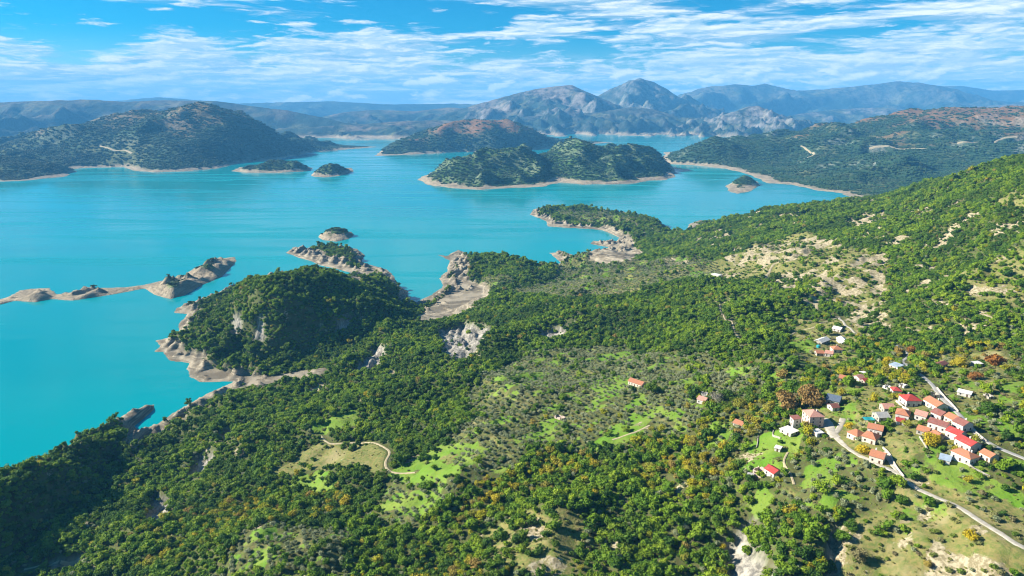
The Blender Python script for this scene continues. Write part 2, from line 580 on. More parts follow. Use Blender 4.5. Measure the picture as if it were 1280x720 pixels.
# ------------------------------------------------------------------ the near hillside: shore line (z = 0) and heights read from the photograph
SHORE_PX = [(-420, 820), (-330, 760), (-200, 700), (-80, 650), (0, 607), (40, 584), (80, 561), (110, 546), (135, 531), (160, 517), (185, 507), (194, 505),
            (192, 512), (180, 523), (171, 532), (174, 538), (186, 535), (198, 528), (212, 519), (240, 503), (262, 490), (292, 477),
            (270, 478), (252, 478), (237, 471), (233, 461), (237, 454), (213, 451), (204, 440), (192, 440), (200, 432), (193, 426), (209, 422),
            (224, 413), (224, 405), (232, 393), (215, 392), (220, 385), (236, 381), (253, 374), (280, 362), (310, 351), (345, 341), (385, 337), (405, 343), (416, 349), (427, 347), (438, 341),
            (428, 338), (412, 334), (398, 331), (385, 325), (372, 322), (357, 316), (366, 309), (385, 310), (405, 307), (425, 308), (448, 311), (455, 319), (453, 327),
            (468, 333), (483, 337), (493, 346), (499, 358), (511, 364), (509, 376), (519, 378), (541, 368), (555, 357), (548, 348), (559, 339), (562, 326), (546, 318), (559, 320), (573, 312), (580, 315),
            (592, 321), (617, 321), (649, 326), (667, 332), (682, 337), (692, 333), (701, 328), (689, 319), (685, 316), (707, 315), (721, 321), (739, 315), (761, 309), (739, 305), (741, 301), (772, 303),
            (774, 297), (754, 288), (736, 286), (714, 285), (685, 283), (682, 276), (662, 268), (667, 262), (675, 260), (700, 259), (732, 260), (761, 265), (797, 269), (819, 278), (834, 283), (849, 294),
            (860, 290), (860, 281), (874, 275), (897, 278), (920, 277), (950, 271), (1000, 268), (1060, 268), (1120, 266), (1200, 262), (1500, 262)]
shore = [at_z(*p)[:2] for p in SHORE_PX] + [(3200, 2600), (3200, -300), (-480, -300), (-470, 100)]
CTRL = []
for r in [
    # ridge beside the water at the left edge and the shaded valley behind it
    (170, 514, 4),
    # headland hill
    (375, 330, 136), (345, 338, 126), (410, 338, 116), (340, 380, 80), (340, 420, 42), (300, 440, 20), (270, 400, 34), (290, 380, 64), (400, 380, 72), (400, 420, 34), (440, 350, 78), (470, 352, 40),
    (480, 400, 34), (500, 385, 12), (440, 435, 24), (400, 450, 14), (350, 465, 5), (470, 440, 32), (420, 325, 16), (390, 316, 12), (440, 318, 15), (465, 342, 20),
    # ridge in front of the bay
    (520, 405, 40), (600, 395, 62), (660, 382, 76), (760, 372, 95), (830, 365, 110), (560, 385, 14), (600, 375, 24), (640, 365, 28), (690, 352, 28), (630, 322, 34), (610, 347, 12), (660, 335, 22), (740, 320, 28), (775, 315, 12), (700, 340, 24), (780, 340, 48), (820, 320, 42),
    (800, 271, 30), (740, 262, 22), (700, 263, 16), (770, 282, 24), (815, 290, 22), (840, 310, 30),
    # right-hand slope
    (870, 310, 40), (900, 300, 60), (940, 270, 110), (970, 257, 140), (1005, 259, 138), (1040, 260, 140), (1080, 259, 148), (1120, 250, 172), (1150, 235, 203), (1200, 222, 240), (1240, 210, 272), (1280, 196, 305), (1350, 178, 345), (1450, 165, 372),
    (860, 330, 70), (950, 330, 120), (1050, 330, 160), (1150, 330, 185), (1250, 330, 210), (1350, 330, 232), (950, 290, 110), (1050, 290, 165), (1150, 290, 200), (1250, 290, 237), (1250, 250, 262), (1350, 250, 300), (1150, 260, 205),
    (860, 380, 105), (950, 380, 135), (1050, 380, 160), (1150, 380, 180), (1250, 380, 197), (1350, 380, 212),
    (700, 430, 85), (860, 430, 125), (1000, 430, 163), (1100, 430, 179), (1250, 430, 191), (1400, 430, 205), (560, 430, 55), (640, 430, 72),
    (500, 500, 70), (640, 500, 100), (760, 500, 124), (900, 500, 152), (1050, 500, 179), (1150, 500, 189), (1280, 500, 199), (1450, 500, 210), (420, 500, 48), (580, 460, 72), (480, 470, 45),
    (400, 560, 66), (520, 560, 86), (640, 560, 106), (800, 560, 132), (950, 560, 161), (1080, 560, 180), (1200, 560, 190), (1280, 560, 195), (1450, 560, 205), (320, 540, 36), (330, 500, 22), (380, 475, 28), (270, 520, 16),
    (250, 600, 38), (220, 560, 18), (180, 600, 14), (180, 650, 26), (300, 640, 60), (450, 640, 86), (640, 640, 111), (800, 640, 128), (950, 640, 151), (1080, 640, 166), (1200, 640, 179), (1280, 640, 186),
    (130, 695, 24), (160, 715, 40), (300, 720, 74), (500, 720, 100), (700, 720, 117), (900, 720, 137), (1080, 720, 152), (1280, 720, 168),
    (100, 850, 44), (640, 900, 122), (1280, 880, 168), (300, 900, 80), (1500, 700, 185), (-100, 900, 20)]:
    CTRL.append(at_z(*r))
for x, y, z in [(900, 2150, 80), (1300, 2200, 60), (1100, 2050, 120), (1700, 1700, 320), (1900, 1200, 380), (2000, 700, 300), (600, 2000, 60), (300, 150, 160), (0, 120, 130), (-250, 120, 60), (700, 120, 190), (1600, 300, 230), (2600, 500, 340), (2600, 1600, 420), (2300, 2200, 240)]:
    CTRL.append((x, y, z))

# narrow ridge along the water at the left: crest and valley floor as lines, sharpened after the smooth fit
CREST = [at_z(*p) for p in [(-220, 668, 76), (-100, 628, 68), (0, 600, 60), (60, 571, 52), (110, 547, 40), (140, 530, 27), (165, 517, 17), (186, 508, 8)]]
VALLEY = [at_z(*p) for p in [(-220, 805, 10), (-80, 740, 9), (25, 694, 7), (75, 662, 4), (112, 622, 2), (143, 584, 1), (164, 550, 0)]]
SHARP = 15.0
for x, y, z in CREST[:-3]:
    CTRL.append((x, y, z - SHARP))
for x, y, z in CREST[-3:]:
    CTRL.append((x, y, z * 0.5))
for x, y, z in VALLEY:
    CTRL.append((x, y, z + 9))
STEP = 3.0
gx = np.arange(-760, 1900 + STEP, STEP)
gy = np.arange(120, 2760 + STEP, STEP)
GX, GY = np.meshgrid(gx, gy)
dens_shore = [q for q in densify(shore[:-4], 45)]
_end = len(densify([shore[-5], shore[0]], 45)) // 2      # the closing edge crosses land: no shore there
dens_shore = dens_shore[:len(dens_shore) - _end]
P = [c[:2] for c in CTRL] + dens_shore
Zc = [c[2] for c in CTRL] + [0.5] * len(dens_shore)
near_f = rbf(P, Zc, 35.0, 0.012)
SD = np.full(GX.shape, -1e9)
HR = np.zeros(GX.shape)
wedge = (np.abs(GX) < 0.98 * GY + 220)
_x, _y = GX[wedge], GY[wedge]
HR[wedge] = near_f(_x, _y)
SD[wedge] = sdf(_x, _y, shore)
SD = SD + np.where(wedge, 5.0 * fbm(GX, GY, 70, 4, 3), 0)
calm = np.zeros(GX.shape)          # where the ground is tended and smoother
for cx, cy, rr in [(300, 470, 150), (-130, 590, 60), (100, 600, 120)]:
    calm = np.maximum(calm, 1 - sstep(np.hypot(GX - cx, (GY - cy)), rr * 0.5, rr))
rough = (1 - 0.75 * calm) * (1 + 0.7 * np.exp(-((GX + 370) ** 2 + (GY - 1130) ** 2) / 170 ** 2))
inl = sstep(SD, 5, 90)
N1 = (ridged(GX, GY, 240, 4, 21) - 0.75) * 13.0 + fbm(GX, GY, 120, 4, 31) * 9.0
NF = fbm(GX, GY, 28, 4, 41) * 3.2 + fbm(GX, GY, 9, 2, 45) * 0.7
HL = HR + rough * inl * (N1 + NF) + (1 - inl) * NF * 0.8
dc = seg_dist(GX, GY, CREST, closed=False); dv = seg_dist(GX, GY, VALLEY, closed=False)
fade = 1 - 0.5 * sstep(GY, 720, 860)
HL = HL + SHARP * np.exp(-(dc / 19) ** 2) * fade - 11.0 * np.exp(-(dv / 20) ** 2)
# gullied banks: small spurs running down to the water
gul = ridged(GX, GY, 46, 4, 77, 0.6)
HL = HL + (gul - 0.8) * 11.0 * sstep(SD, 2, 25) * (1 - sstep(SD, 60, 130))
cap = 0.15 + 1.05 * SD
k = 7.0
mm = np.clip(0.5 + 0.5 * (cap - HL) / k, 0, 1)
HL = cap * (1 - mm) + HL * mm - k * mm * (1 - mm)
HL = np.maximum(HL, 0.25 + 0.07 * np.clip(SD, 0, 70))
H = np.where(SD > 0, HL, np.maximum(-0.5 + 0.4 * SD, -25))


def hz(x, y, Hh=None):
    A = H if Hh is None else Hh
    fx = np.clip((np.asarray(x, float) - gx[0]) / STEP, 0, len(gx) - 1.001)
    fy = np.clip((np.asarray(y, float) - gy[0]) / STEP, 0, len(gy) - 1.001)
    i = fx.astype(int); j = fy.astype(int)
    u = fx - i; v = fy - j
    return (A[j, i] * (1 - u) + A[j, i + 1] * u) * (1 - v) + (A[j + 1, i] * (1 - u) + A[j + 1, i + 1] * u) * v


def cast(px, py):
    """first point of the near terrain (or the lake) met by the view ray"""
    x, y, w = ray(px, py)
    Yd = np.arange(150, 2740, 3.0)
    t = Yd / y
    zz = CAMZ + w * t
    hh = np.maximum(hz(x * t, Yd), 0)
    hit = np.nonzero(zz <= hh)[0]
    if not len(hit):
        return (x * t[-1], Yd[-1], float(hh[-1]))
    i = hit[0]
    if i == 0:
        return (x * t[0], Yd[0], float(hh[0]))
    a, b = zz[i - 1] - hh[i - 1], hh[i] - zz[i]
    f = a / (a + b + 1e-9)
    Yh = Yd[i - 1] + 3.0 * f
    tt = Yh / y
    return (x * tt, Yh, float(max(0, hz(x * tt, Yh))))


def castpoly(pts):
    return [cast(*p)[:2] for p in pts]

# ------------------------------------------------------------------ roads: centre lines read from the photograph, bedded into the slope
def A_(x, y): return (1030 + x / 4.8, 450 + y / 4.8)        # crop coordinates -> photo pixels
def B_(x, y): return (860 + x / 5.145, 460 + y / 5.145)
def C_(x, y): return (980 + x / 7.11, 380 + y / 7.11)


ROADS = [
    ('gravel_road', 'road', 4.6, [(1330, 706), (1280, 684), (1250, 667), (1220, 647), (1190, 631), (1165, 620), (1147, 612), (1132, 600), (1122, 592)], 'pale gravel road climbing past the bright green meadow'),
    ('gravel_road', 'road', 2.8, [(1122, 592), (1117, 580), (1113, 571), (1107, 563)], 'narrow gravel lane climbing to the terracotta gabled house'),
    ('gravel_road', 'road', 4.0, [(1122, 592), (1103, 583), (1082, 574), (1062, 562), (1050, 552), (1043, 545)], 'pale road rising to the white village square'),
    ('gravel_road', 'road', 9.0, [(1045, 548), (1040, 540), (1035, 531), (1028, 524)], 'white paved village square beside the large pink house'),
    ('gravel_road', 'road', 5.0, [(1043, 542), (1050, 531), (1054, 521)], 'short white spur leading up from the village square'),
    ('asphalt_road', 'asphalt', 4.6, [(1320, 588), (1280, 573), (1245, 558), (1225, 545), (1209, 529), (1196, 515), (1180, 500), (1168, 484), (1153, 470), (1138, 460), (1128, 452)], 'grey asphalt road curving down behind the village houses'),
    ('asphalt_road', 'asphalt', 3.6, [(1128, 452), (1136, 444), (1128, 437), (1112, 428)], 'hairpin of the grey road beside the orange tree'),
    ('gravel_road', 'road', 3.2, [(1112, 428), (1085, 421), (1069, 417), (1063, 410), (1055, 403), (1049, 397)], 'pale lane passing the upper hamlet below the landslide'),
    ('earth_track', 'track', 4.5, [(1049, 397), (1035, 392), (1022, 390), (1019, 375), (1000, 366), (983, 360), (965, 354), (958, 347), (965, 333), (975, 327)], 'wide earth track zigzagging up the scarred slope'),
    ('earth_track', 'track', 2.6, [(1049, 397), (1020, 408), (995, 415), (970, 420)], 'thin earth track running left from the upper hamlet'),
    ('earth_track', 'track', 3.0, [(401, 545), (408, 552), (418, 555), (452, 555), (480, 559), (487, 566), (482, 578), (485, 587), (497, 592), (519, 589)], 'sandy track looping through the pale green field'),
    ('earth_track', 'track', 2.4, [(900, 380), (905, 395), (915, 402), (918, 415), (925, 425)], 'sandy footpath cutting through the dark oak woods'),
    ('earth_track', 'track', 2.4, [(765, 551), (780, 545), (795, 540), (812, 531)], 'short sandy track beside the grassy clearing'),
    ('earth_track', 'track', 2.2, [(985, 565), (980, 578), (988, 592), (993, 606)], 'footpath dropping from the garden below the large house'),
    ('earth_track', 'track', 3.0, [(30, 712), (50, 708), (62, 700), (85, 698), (105, 692)], 'grey track in the shaded gully at the left'),
]
NOTREE = np.zeros(GX.shape, bool)
road_polys = []


def resample(pts, step):
    pts = [np.array(p[:2], float) for p in pts]
    # Catmull-Rom through the points
    out = []
    n = len(pts)
    for i in range(n - 1):
        p0 = pts[max(i - 1, 0)]; p1 = pts[i]; p2 = pts[i + 1]; p3 = pts[min(i + 2, n - 1)]
        m = max(2, int(np.hypot(*(p2 - p1)) / step))
        for j in range(m):
            t = j / m
            out.append(0.5 * ((2 * p1) + (-p0 + p2) * t + (2 * p0 - 5 * p1 + 4 * p2 - p3) * t * t + (-p0 + 3 * p1 - 3 * p2 + p3) * t ** 3))
    out.append(pts[-1])
    return np.array(out)


road_lines = []
for nm, mt, w, pts, lab in ROADS:
    road_lines.append(resample(castpoly(pts), 3.0))


def flatten(line, zline, w, blend):
    global H
    x0, x1 = line[:, 0].min() - w - blend, line[:, 0].max() + w + blend
    y0, y1 = line[:, 1].min() - w - blend, line[:, 1].max() + w + blend
    i0, i1 = max(0, int((x0 - gx[0]) / STEP)), min(len(gx), int((x1 - gx[0]) / STEP) + 2)
    j0, j1 = max(0, int((y0 - gy[0]) / STEP)), min(len(gy), int((y1 - gy[0]) / STEP) + 2)
    X = GX[j0:j1, i0:i1]; Y = GY[j0:j1, i0:i1]
    d2 = np.full(X.shape, 1e18); zz = np.zeros(X.shape)
    for p, z in zip(line, zline):
        d = (X - p[0]) ** 2 + (Y - p[1]) ** 2
        b = d < d2
        d2[b] = d[b]; zz[b] = z
    d = np.sqrt(d2)
    f = 1 - sstep(d, w, w + blend)
    H[j0:j1, i0:i1] = H[j0:j1, i0:i1] * (1 - f) + zz * f
    NOTREE[j0:j1, i0:i1] |= d < w * 0.5 + 2.2


for (nm, mt, w, pts, lab), L in zip(ROADS, road_lines):
    z = hz(L[:, 0], L[:, 1])
    if len(z) > 8:
        kk = np.ones(7) / 7
        z = np.convolve(np.pad(z, 3, mode='edge'), kk, 'valid')
    flatten(L, z, w * 0.5 + 3.0, 7.0)

# ------------------------------------------------------------------ house sites
HOUSES = [
    # (end a, end b of the ridge in pixels, width, wall height, roof kind, roof, wall, extra, label)
    (A_(742, 432), A_(822, 462), 8.0, 5.4, 'gable', 'red', 'white', '', 'bright red roofed house at the upper end of the long terrace'),
    (A_(792, 474), A_(888, 522), 8.5, 5.6, 'gable', 'red', 'white', 'chimney', 'longest bright red roofed house in the middle of the terrace'),
    (A_(800, 528), A_(915, 580), 8.5, 5.2, 'hip', 'terra', 'white', 'chimney', 'long white walled house with terracotta hipped roof above the green meadow'),
    (A_(905, 553), A_(968, 586), 7.0, 4.2, 'gable', 'terra', 'cream', '', 'small terracotta house at the lower end of the terrace'),
    (A_(475, 238), A_(565, 232), 10.5, 5.6, 'hip', 'red', 'white', 'chimney', 'large house with bright red pyramid roof above the village centre'),
    (A_(410, 178), A_(448, 178), 7.0, 4.4, 'hip', 'red', 'white', '', 'small house with bright red hipped roof beside pale ruins'),
    (A_(345, 285), A_(405, 276), 8.5, 4.6, 'gable', 'pinkr', 'stone', '', 'old stone house with faded pink roof left of the red pyramid roof'),
    (A_(305, 340), A_(372, 322), 9.0, 4.0, 'gable', 'slate', 'stone', '', 'grey slate roofed stone house behind the teal canopy'),
    (A_(440, 320), A_(498, 322), 9.5, 5.0, 'hip', 'terra', 'white', 'chimney', 'white house with orange hipped roof below the red pyramid roof'),
    (A_(432, 362), A_(482, 358), 5.0, 3.0, 'shed', 'red', 'white', '', 'low red lean-to in front of the orange hipped house'),
    (A_(255, 402), A_(345, 405), 8.5, 4.6, 'gable', 'terra', 'white', 'chimney', 'white house with terracotta gable roof next to the teal canopy'),
    (A_(175, 438), A_(235, 445), 9.0, 4.4, 'hip', 'terra', 'cream', '', 'left half of the long cream house with orange roofs by the square'),
    (A_(232, 448), A_(315, 458), 9.5, 4.6, 'hip', 'terra', 'cream', 'chimney', 'right half of the long cream house with orange roofs by the square'),
    (A_(280, 562), A_(362, 575), 9.5, 4.8, 'gable', 'terra', 'cream', 'chimney', 'lone terracotta gabled house at the top of the gravel lane'),
    (A_(618, 242), A_(700, 275), 9.0, 4.8, 'gable', 'terra', 'white', 'chimney', 'white house with orange gable roof beside the asphalt road'),
    (A_(570, 322), A_(625, 330), 8.0, 4.6, 'gable', 'pinkr', 'white', '', 'small white house with faded pink roof in the village centre'),
    (A_(668, 318), A_(728, 338), 8.5, 5.0, 'gable', 'brown', 'white', '', 'white house with dark crimson roof above the village terrace'),
    (A_(732, 336), A_(785, 358), 8.0, 4.6, 'gable', 'terra', 'cream', '', 'orange roofed house between the crimson roof and the road'),
    (A_(782, 362), A_(835, 385), 9.0, 5.6, 'gable', 'brown', 'white', 'chimney', 'tall house with dark brown roof casting shadow on the road'),
    (A_(630, 372), A_(740, 398), 8.0, 4.8, 'gable', 'brown', 'white', 'chimney', 'long white walled house with brownish red roof'),
    (A_(585, 410), A_(650, 424), 8.0, 3.6, 'gable', 'terra', 'stone', '', 'low orange roofed cottage behind the yellow tree'),
    (A_(672, 432), A_(708, 456), 6.0, 3.4, 'gable', 'terra', 'stone', '', 'tiny terracotta cottage beside the head of the terrace'),
    (A_(728, 580), A_(785, 590), 6.5, 3.0, 'shed', 'metal', 'white', '', 'grey metal roofed shed on the edge of the green meadow'),
    (A_(800, 192), A_(882, 198), 5.5, 3.0, 'shed', 'whroof', 'white', '', 'long white flat roofed shed above the asphalt road'),
    (A_(25, 232), A_(90, 230), 11.0, 4.4, 'gable', 'bslate', 'stone', '', 'dark blue slate roofed building behind the brown plane trees'),
    (A_(32, 285), A_(75, 268), 6.5, 3.4, 'gable', 'brown', 'white', '', 'small dark red roofed house beside the village square'),
    (A_(405, 30), A_(458, 34), 7.5, 3.4, 'shed', 'metal', 'cream', '', 'grey metal roofed shed beside the yellow tree on the hairpin road'),
    (A_(92, 105), A_(158, 108), 7.0, 3.6, 'gable', 'terra', 'stone', '', 'low orange roofed cottage behind a clipped hedge'),
    (A_(190, 108), A_(222, 100), 6.5, 3.8, 'gable', 'pinkr', 'white', '', 'small pale pink roofed house next to the clipped hedge'),
    (A_(228, 124), A_(262, 118), 5.0, 3.0, 'gable', 'red', 'stone', '', 'tiny red roofed outbuilding next to the pale pink roof'),
    (A_(225, 82), A_(250, 78), 5.0, 2.8, 'shed', 'whroof', 'white', '', 'tiny white roofed hut above the pale pink roof'),
    (A_(650, 32), A_(742, 22), 6.0, 3.0, 'gable', 'brown', 'stone', '', 'long brown roofed barn among scrub above the village'),
    (A_(895, 22), A_(935, 20), 5.0, 2.4, 'shed', 'whroof', 'stone', '', 'small white roofed hut among scrub at the upper right'),
    (A_(640, 198), A_(672, 200), 7.0, 3.2, 'ruin', 'slate', 'stone', '', 'roofless grey stone ruin beside the bend of the asphalt road'),
    (A_(368, 160), A_(395, 154), 5.5, 2.6, 'ruin', 'slate', 'white', '', 'pale roofless ruin left of the small red hipped roof'),
    (A_(455, 142), A_(490, 150), 5.0, 2.6, 'ruin', 'slate', 'white', '', 'pale roofless ruin right of the small red hipped roof'),
    (B_(740, 305), B_(790, 338), 10.5, 8.6, 'hip', 'pinkr', 'pinkw', 'chimney', 'large three storey pink stone house with faded hipped roof'),
    (B_(692, 330), B_(716, 352), 5.5, 6.2, 'shed', 'brown', 'white', '', 'white side wing with dark red roof on the large pink house'),
    (B_(812, 408), B_(850, 412), 5.0, 3.4, 'flat', 'whroof', 'white', '', 'small flat roofed white annex right of the large pink house'),
    (B_(628, 378), B_(700, 395), 9.0, 2.6, 'flat', 'whroof', 'white', '', 'broad white terrace block left of the large pink house'),
    (B_(70, 200), B_(122, 195), 8.0, 4.4, 'gable', 'pinkr', 'white', 'chimney', 'pink roofed white house beside the pale bare tree'),
    (B_(85, 158), B_(125, 155), 6.0, 3.6, 'ruin', 'slate', 'white', '', 'white walled ruin behind the pink roofed house in the grove'),
    (B_(305, 348), B_(362, 352), 7.5, 3.8, 'gable', 'terra', 'stone', '', 'small terracotta roofed cottage alone beside the green clearing'),
    (B_(515, 655), B_(578, 652), 7.5, 4.4, 'gable', 'red', 'white', '', 'white barn with red roof below the terraced lawn'),
    (B_(432, 640), B_(492, 655), 7.5, 4.4, 'ruin', 'slate', 'pinkw', '', 'roofless stone ruin adjoining the red roofed barn'),
    (B_(385, 690), B_(412, 690), 4.0, 2.6, 'shed', 'slate', 'stone', '', 'tiny stone hut left of the roofless ruin'),
    (B_(565, 515), B_(592, 512), 4.5, 2.4, 'flat', 'whroof', 'white', '', 'small white flat roofed hut on the terraced lawn'),
    (C_(440, 208), C_(512, 215), 8.0, 3.6, 'gable', 'whroof', 'white', '', 'white roofed house at the top of the upper hamlet'),
    (C_(285, 312), C_(385, 325), 8.5, 3.8, 'gable', 'whroof', 'stone', '', 'pale stone roofed house beside the small green lawn'),
    (C_(480, 315), C_(570, 345), 8.5, 4.0, 'gable', 'whroof', 'white', '', 'long white roofed house beside the lane in the upper hamlet'),
    (C_(420, 400), C_(505, 385), 9.0, 4.2, 'hip', 'terra', 'cream', 'chimney', 'orange red hipped roof house in the upper hamlet'),
    (C_(360, 428), C_(430, 432), 7.5, 4.0, 'gable', 'pinkr', 'white', '', 'pink roofed white house at the foot of the upper hamlet'),
    (C_(282, 428), C_(345, 425), 7.0, 3.6, 'gable', 'terra', 'stone', '', 'terracotta cottage at the left end of the upper hamlet'),
    ((788, 477), (805, 478), 9.0, 4.2, 'gable', 'terra', 'cream', '', 'lone terracotta house in the olive grove beside a big dark tree'),
    ((693, 519), (707, 521), 5.0, 3.2, 'ruin', 'slate', 'pinkw', '', 'ochre walled ruin in the middle of the olive grove'),
    ((889, 343), (902, 344), 10.0, 4.5, 'flat', 'whroof', 'white', '', 'white flat roofed villa beside a small lawn on the far slope'),
    (A_(972, 212), A_(1002, 208), 5.5, 2.8, 'ruin', 'slate', 'stone', '', 'crumbling stone ruin at the right end of the brown scrub'),
]
ROOF_LIFT = 0.75
sites = []
for h in HOUSES:
    (ax, ay), (bx, by), w, wh = h[0], h[1], h[2], h[3]
    # the pixels are on the roof: shift down to where the house meets the ground
    g = cast((ax + bx) / 2, (ay + by) / 2)
    dist = math.hypot(g[1], CAMZ - g[2])
    dy = (wh + 0.8) * FPX / math.sqrt(g[0] ** 2 + dist ** 2) * 0.9 * ROOF_LIFT
    pa = np.array(cast(ax, ay + dy)[:2]); pb = np.array(cast(bx, by + dy)[:2])
    c = (pa + pb) / 2
    L = float(np.hypot(*(pb - pa)))
    ang = math.atan2(pb[1] - pa[1], pb[0] - pa[0])
    # foreshortened pixels overstate depth: keep lengths in a believable range
    L = min(max(L, w * 0.85), max(w * 1.9, 8.0), 17.0)
    sites.append([c[0], c[1], 0.0, L, ang])


def pad(x, y, r, blend, z):
    global H
    i0, i1 = int((x - r - blend - gx[0]) / STEP), int((x + r + blend - gx[0]) / STEP) + 2
    j0, j1 = int((y - r - blend - gy[0]) / STEP), int((y + r + blend - gy[0]) / STEP) + 2
    X = GX[j0:j1, i0:i1]; Y = GY[j0:j1, i0:i1]
    d = np.hypot(X - x, Y - y)
    f = 1 - sstep(d, r, r + blend)
    H[j0:j1, i0:i1] = H[j0:j1, i0:i1] * (1 - f) + z * f
    NOTREE[j0:j1, i0:i1] |= d < r + 0.2


# neighbours that would run into each other are pushed apart
for it in range(60):
    for i in range(len(sites)):
        for j in range(i + 1, len(sites)):
            dx, dy = sites[j][0] - sites[i][0], sites[j][1] - sites[i][1]
            d = math.hypot(dx, dy) + 1e-6

            def ext(s, wd):
                ca = abs(math.cos(s[4]) * dx / d + math.sin(s[4]) * dy / d)
                return 0.5 * (s[3] * ca + wd * math.sqrt(max(0, 1 - ca * ca)))
            need = ext(sites[i], HOUSES[i][2]) + ext(sites[j], HOUSES[j][2]) + 0.6
            if d < need:
                q = (need - d) * 0.25 / d
                sites[i][0] -= dx * q; sites[i][1] -= dy * q
                sites[j][0] += dx * q; sites[j][1] += dy * q
for s, h in zip(sites, HOUSES):
    s[2] = float(hz(s[0], s[1]))
for s, h in zip(sites, HOUSES):
    pad(s[0], s[1], max(s[3], h[2]) * 0.5 + 1.0, 6.0, s[2])
for s, h in zip(sites, HOUSES):
    ca, sa = math.cos(s[4]), math.sin(s[4])
    zs = [float(hz(s[0] + ca * u * s[3] / 2 - sa * v * h[2] / 2, s[1] + sa * u * s[3] / 2 + ca * v * h[2] / 2)) for u in (-1, 0, 1) for v in (-1, 0, 1)]
    s[2] = float(np.median(zs))

# ------------------------------------------------------------------ land cover
WX = GX + 9 * fbm(GX, GY, 45, 3, 91); WY = GY + 9 * fbm(GX, GY, 45, 3, 95)


def cover(polys, soft=4.0, warp=True):
    m = np.zeros(GX.shape)
    for pl in polys:
        w = castpoly(pl)
        xs = [p[0] for p in w]; ys = [p[1] for p in w]
        i0, i1 = max(0, int((min(xs) - 40 - gx[0]) / STEP)), min(len(gx), int((max(xs) + 40 - gx[0]) / STEP) + 1)
        j0, j1 = max(0, int((min(ys) - 40 - gy[0]) / STEP)), min(len(gy), int((max(ys) + 40 - gy[0]) / STEP) + 1)
        if i1 <= i0 or j1 <= j0:
            continue
        sl = np.s_[j0:j1, i0:i1]
        d = sdf(WX[sl] if warp else GX[sl], WY[sl] if warp else GY[sl], w)
        m[sl] = np.maximum(m[sl], sstep(d, -soft, soft))
    return m


c_mead = cover([
    [(365, 612), (372, 595), (400, 590), (425, 598), (422, 612), (395, 618)],
    [(484, 596), (510, 575), (560, 555), (612, 560), (600, 580), (575, 592), (530, 602)],
    [(385, 532), (430, 512), (470, 514), (455, 530), (420, 541), (395, 541)],
    [(735, 492), (755, 473), (788, 470), (795, 482), (765, 497), (740, 507)],
    [(735, 562), (760, 540), (790, 516), (818, 502), (836, 508), (795, 545), (752, 566)],
    [(884, 530), (905, 520), (916, 545), (906, 562), (885, 560)],
    [(928, 572), (945, 550), (962, 538), (1000, 542), (996, 570), (962, 582), (930, 602)],
    [(1170, 600), (1188, 582), (1212, 580), (1262, 612), (1300, 628), (1300, 645), (1245, 628), (1215, 617)],
    [(1238, 492), (1258, 477), (1300, 478), (1300, 512), (1256, 504)],
    [(988, 430), (1012, 417), (1025, 430), (1010, 443)],
    [(853, 346), (875, 337), (890, 341), (870, 353)],
    [(1058, 486), (1070, 477), (1090, 480), (1080, 489), (1062, 491)],
    [(300, 718), (320, 676), (342, 656), (350, 668), (325, 715)],
    [(470, 640), (490, 612), (545, 608), (560, 620), (520, 648)],
    [(1165, 560), (1175, 545), (1190, 575), (1180, 590)],
    [(955, 470), (975, 462), (985, 470), (965, 478)], [(1245, 575), (1290, 580), (1290, 600), (1262, 592)],
    [(620, 475), (650, 462), (690, 466), (660, 485), (630, 490)], [(655, 545), (690, 535), (700, 548), (668, 560)],
    [(930, 640), (945, 610), (960, 612), (950, 650)], [(1010, 580), (1040, 570), (1060, 585), (1035, 600), (1010, 600)],
])
c_dry = cover([
    [(1192, 347), (1238, 325), (1300, 318), (1300, 402), (1240, 388), (1215, 376)],
    [(1045, 700), (1085, 655), (1140, 622), (1180, 640), (1240, 668), (1310, 710), (1310, 760), (1040, 760)],
    [(1150, 615), (1165, 603), (1215, 620), (1300, 650), (1300, 680), (1235, 655), (1180, 628)],
    [(880, 335), (930, 318), (960, 330), (930, 345), (890, 350)],
    [(1170, 455), (1240, 440), (1250, 480), (1230, 510), (1195, 500), (1175, 475)],
    [(1240, 250), (1290, 225), (1290, 260), (1260, 268)],
    [(640, 362), (720, 345), (880, 328), (900, 345), (800, 362), (690, 372)],
    [(600, 668), (660, 640), (700, 650), (690, 700), (620, 715)],
])
c_field = cover([[(343, 594), (372, 570), (400, 552), (440, 553), (486, 561), (480, 590), (440, 587), (395, 590)],
    [(505, 600), (560, 560), (608, 562), (575, 592)]])
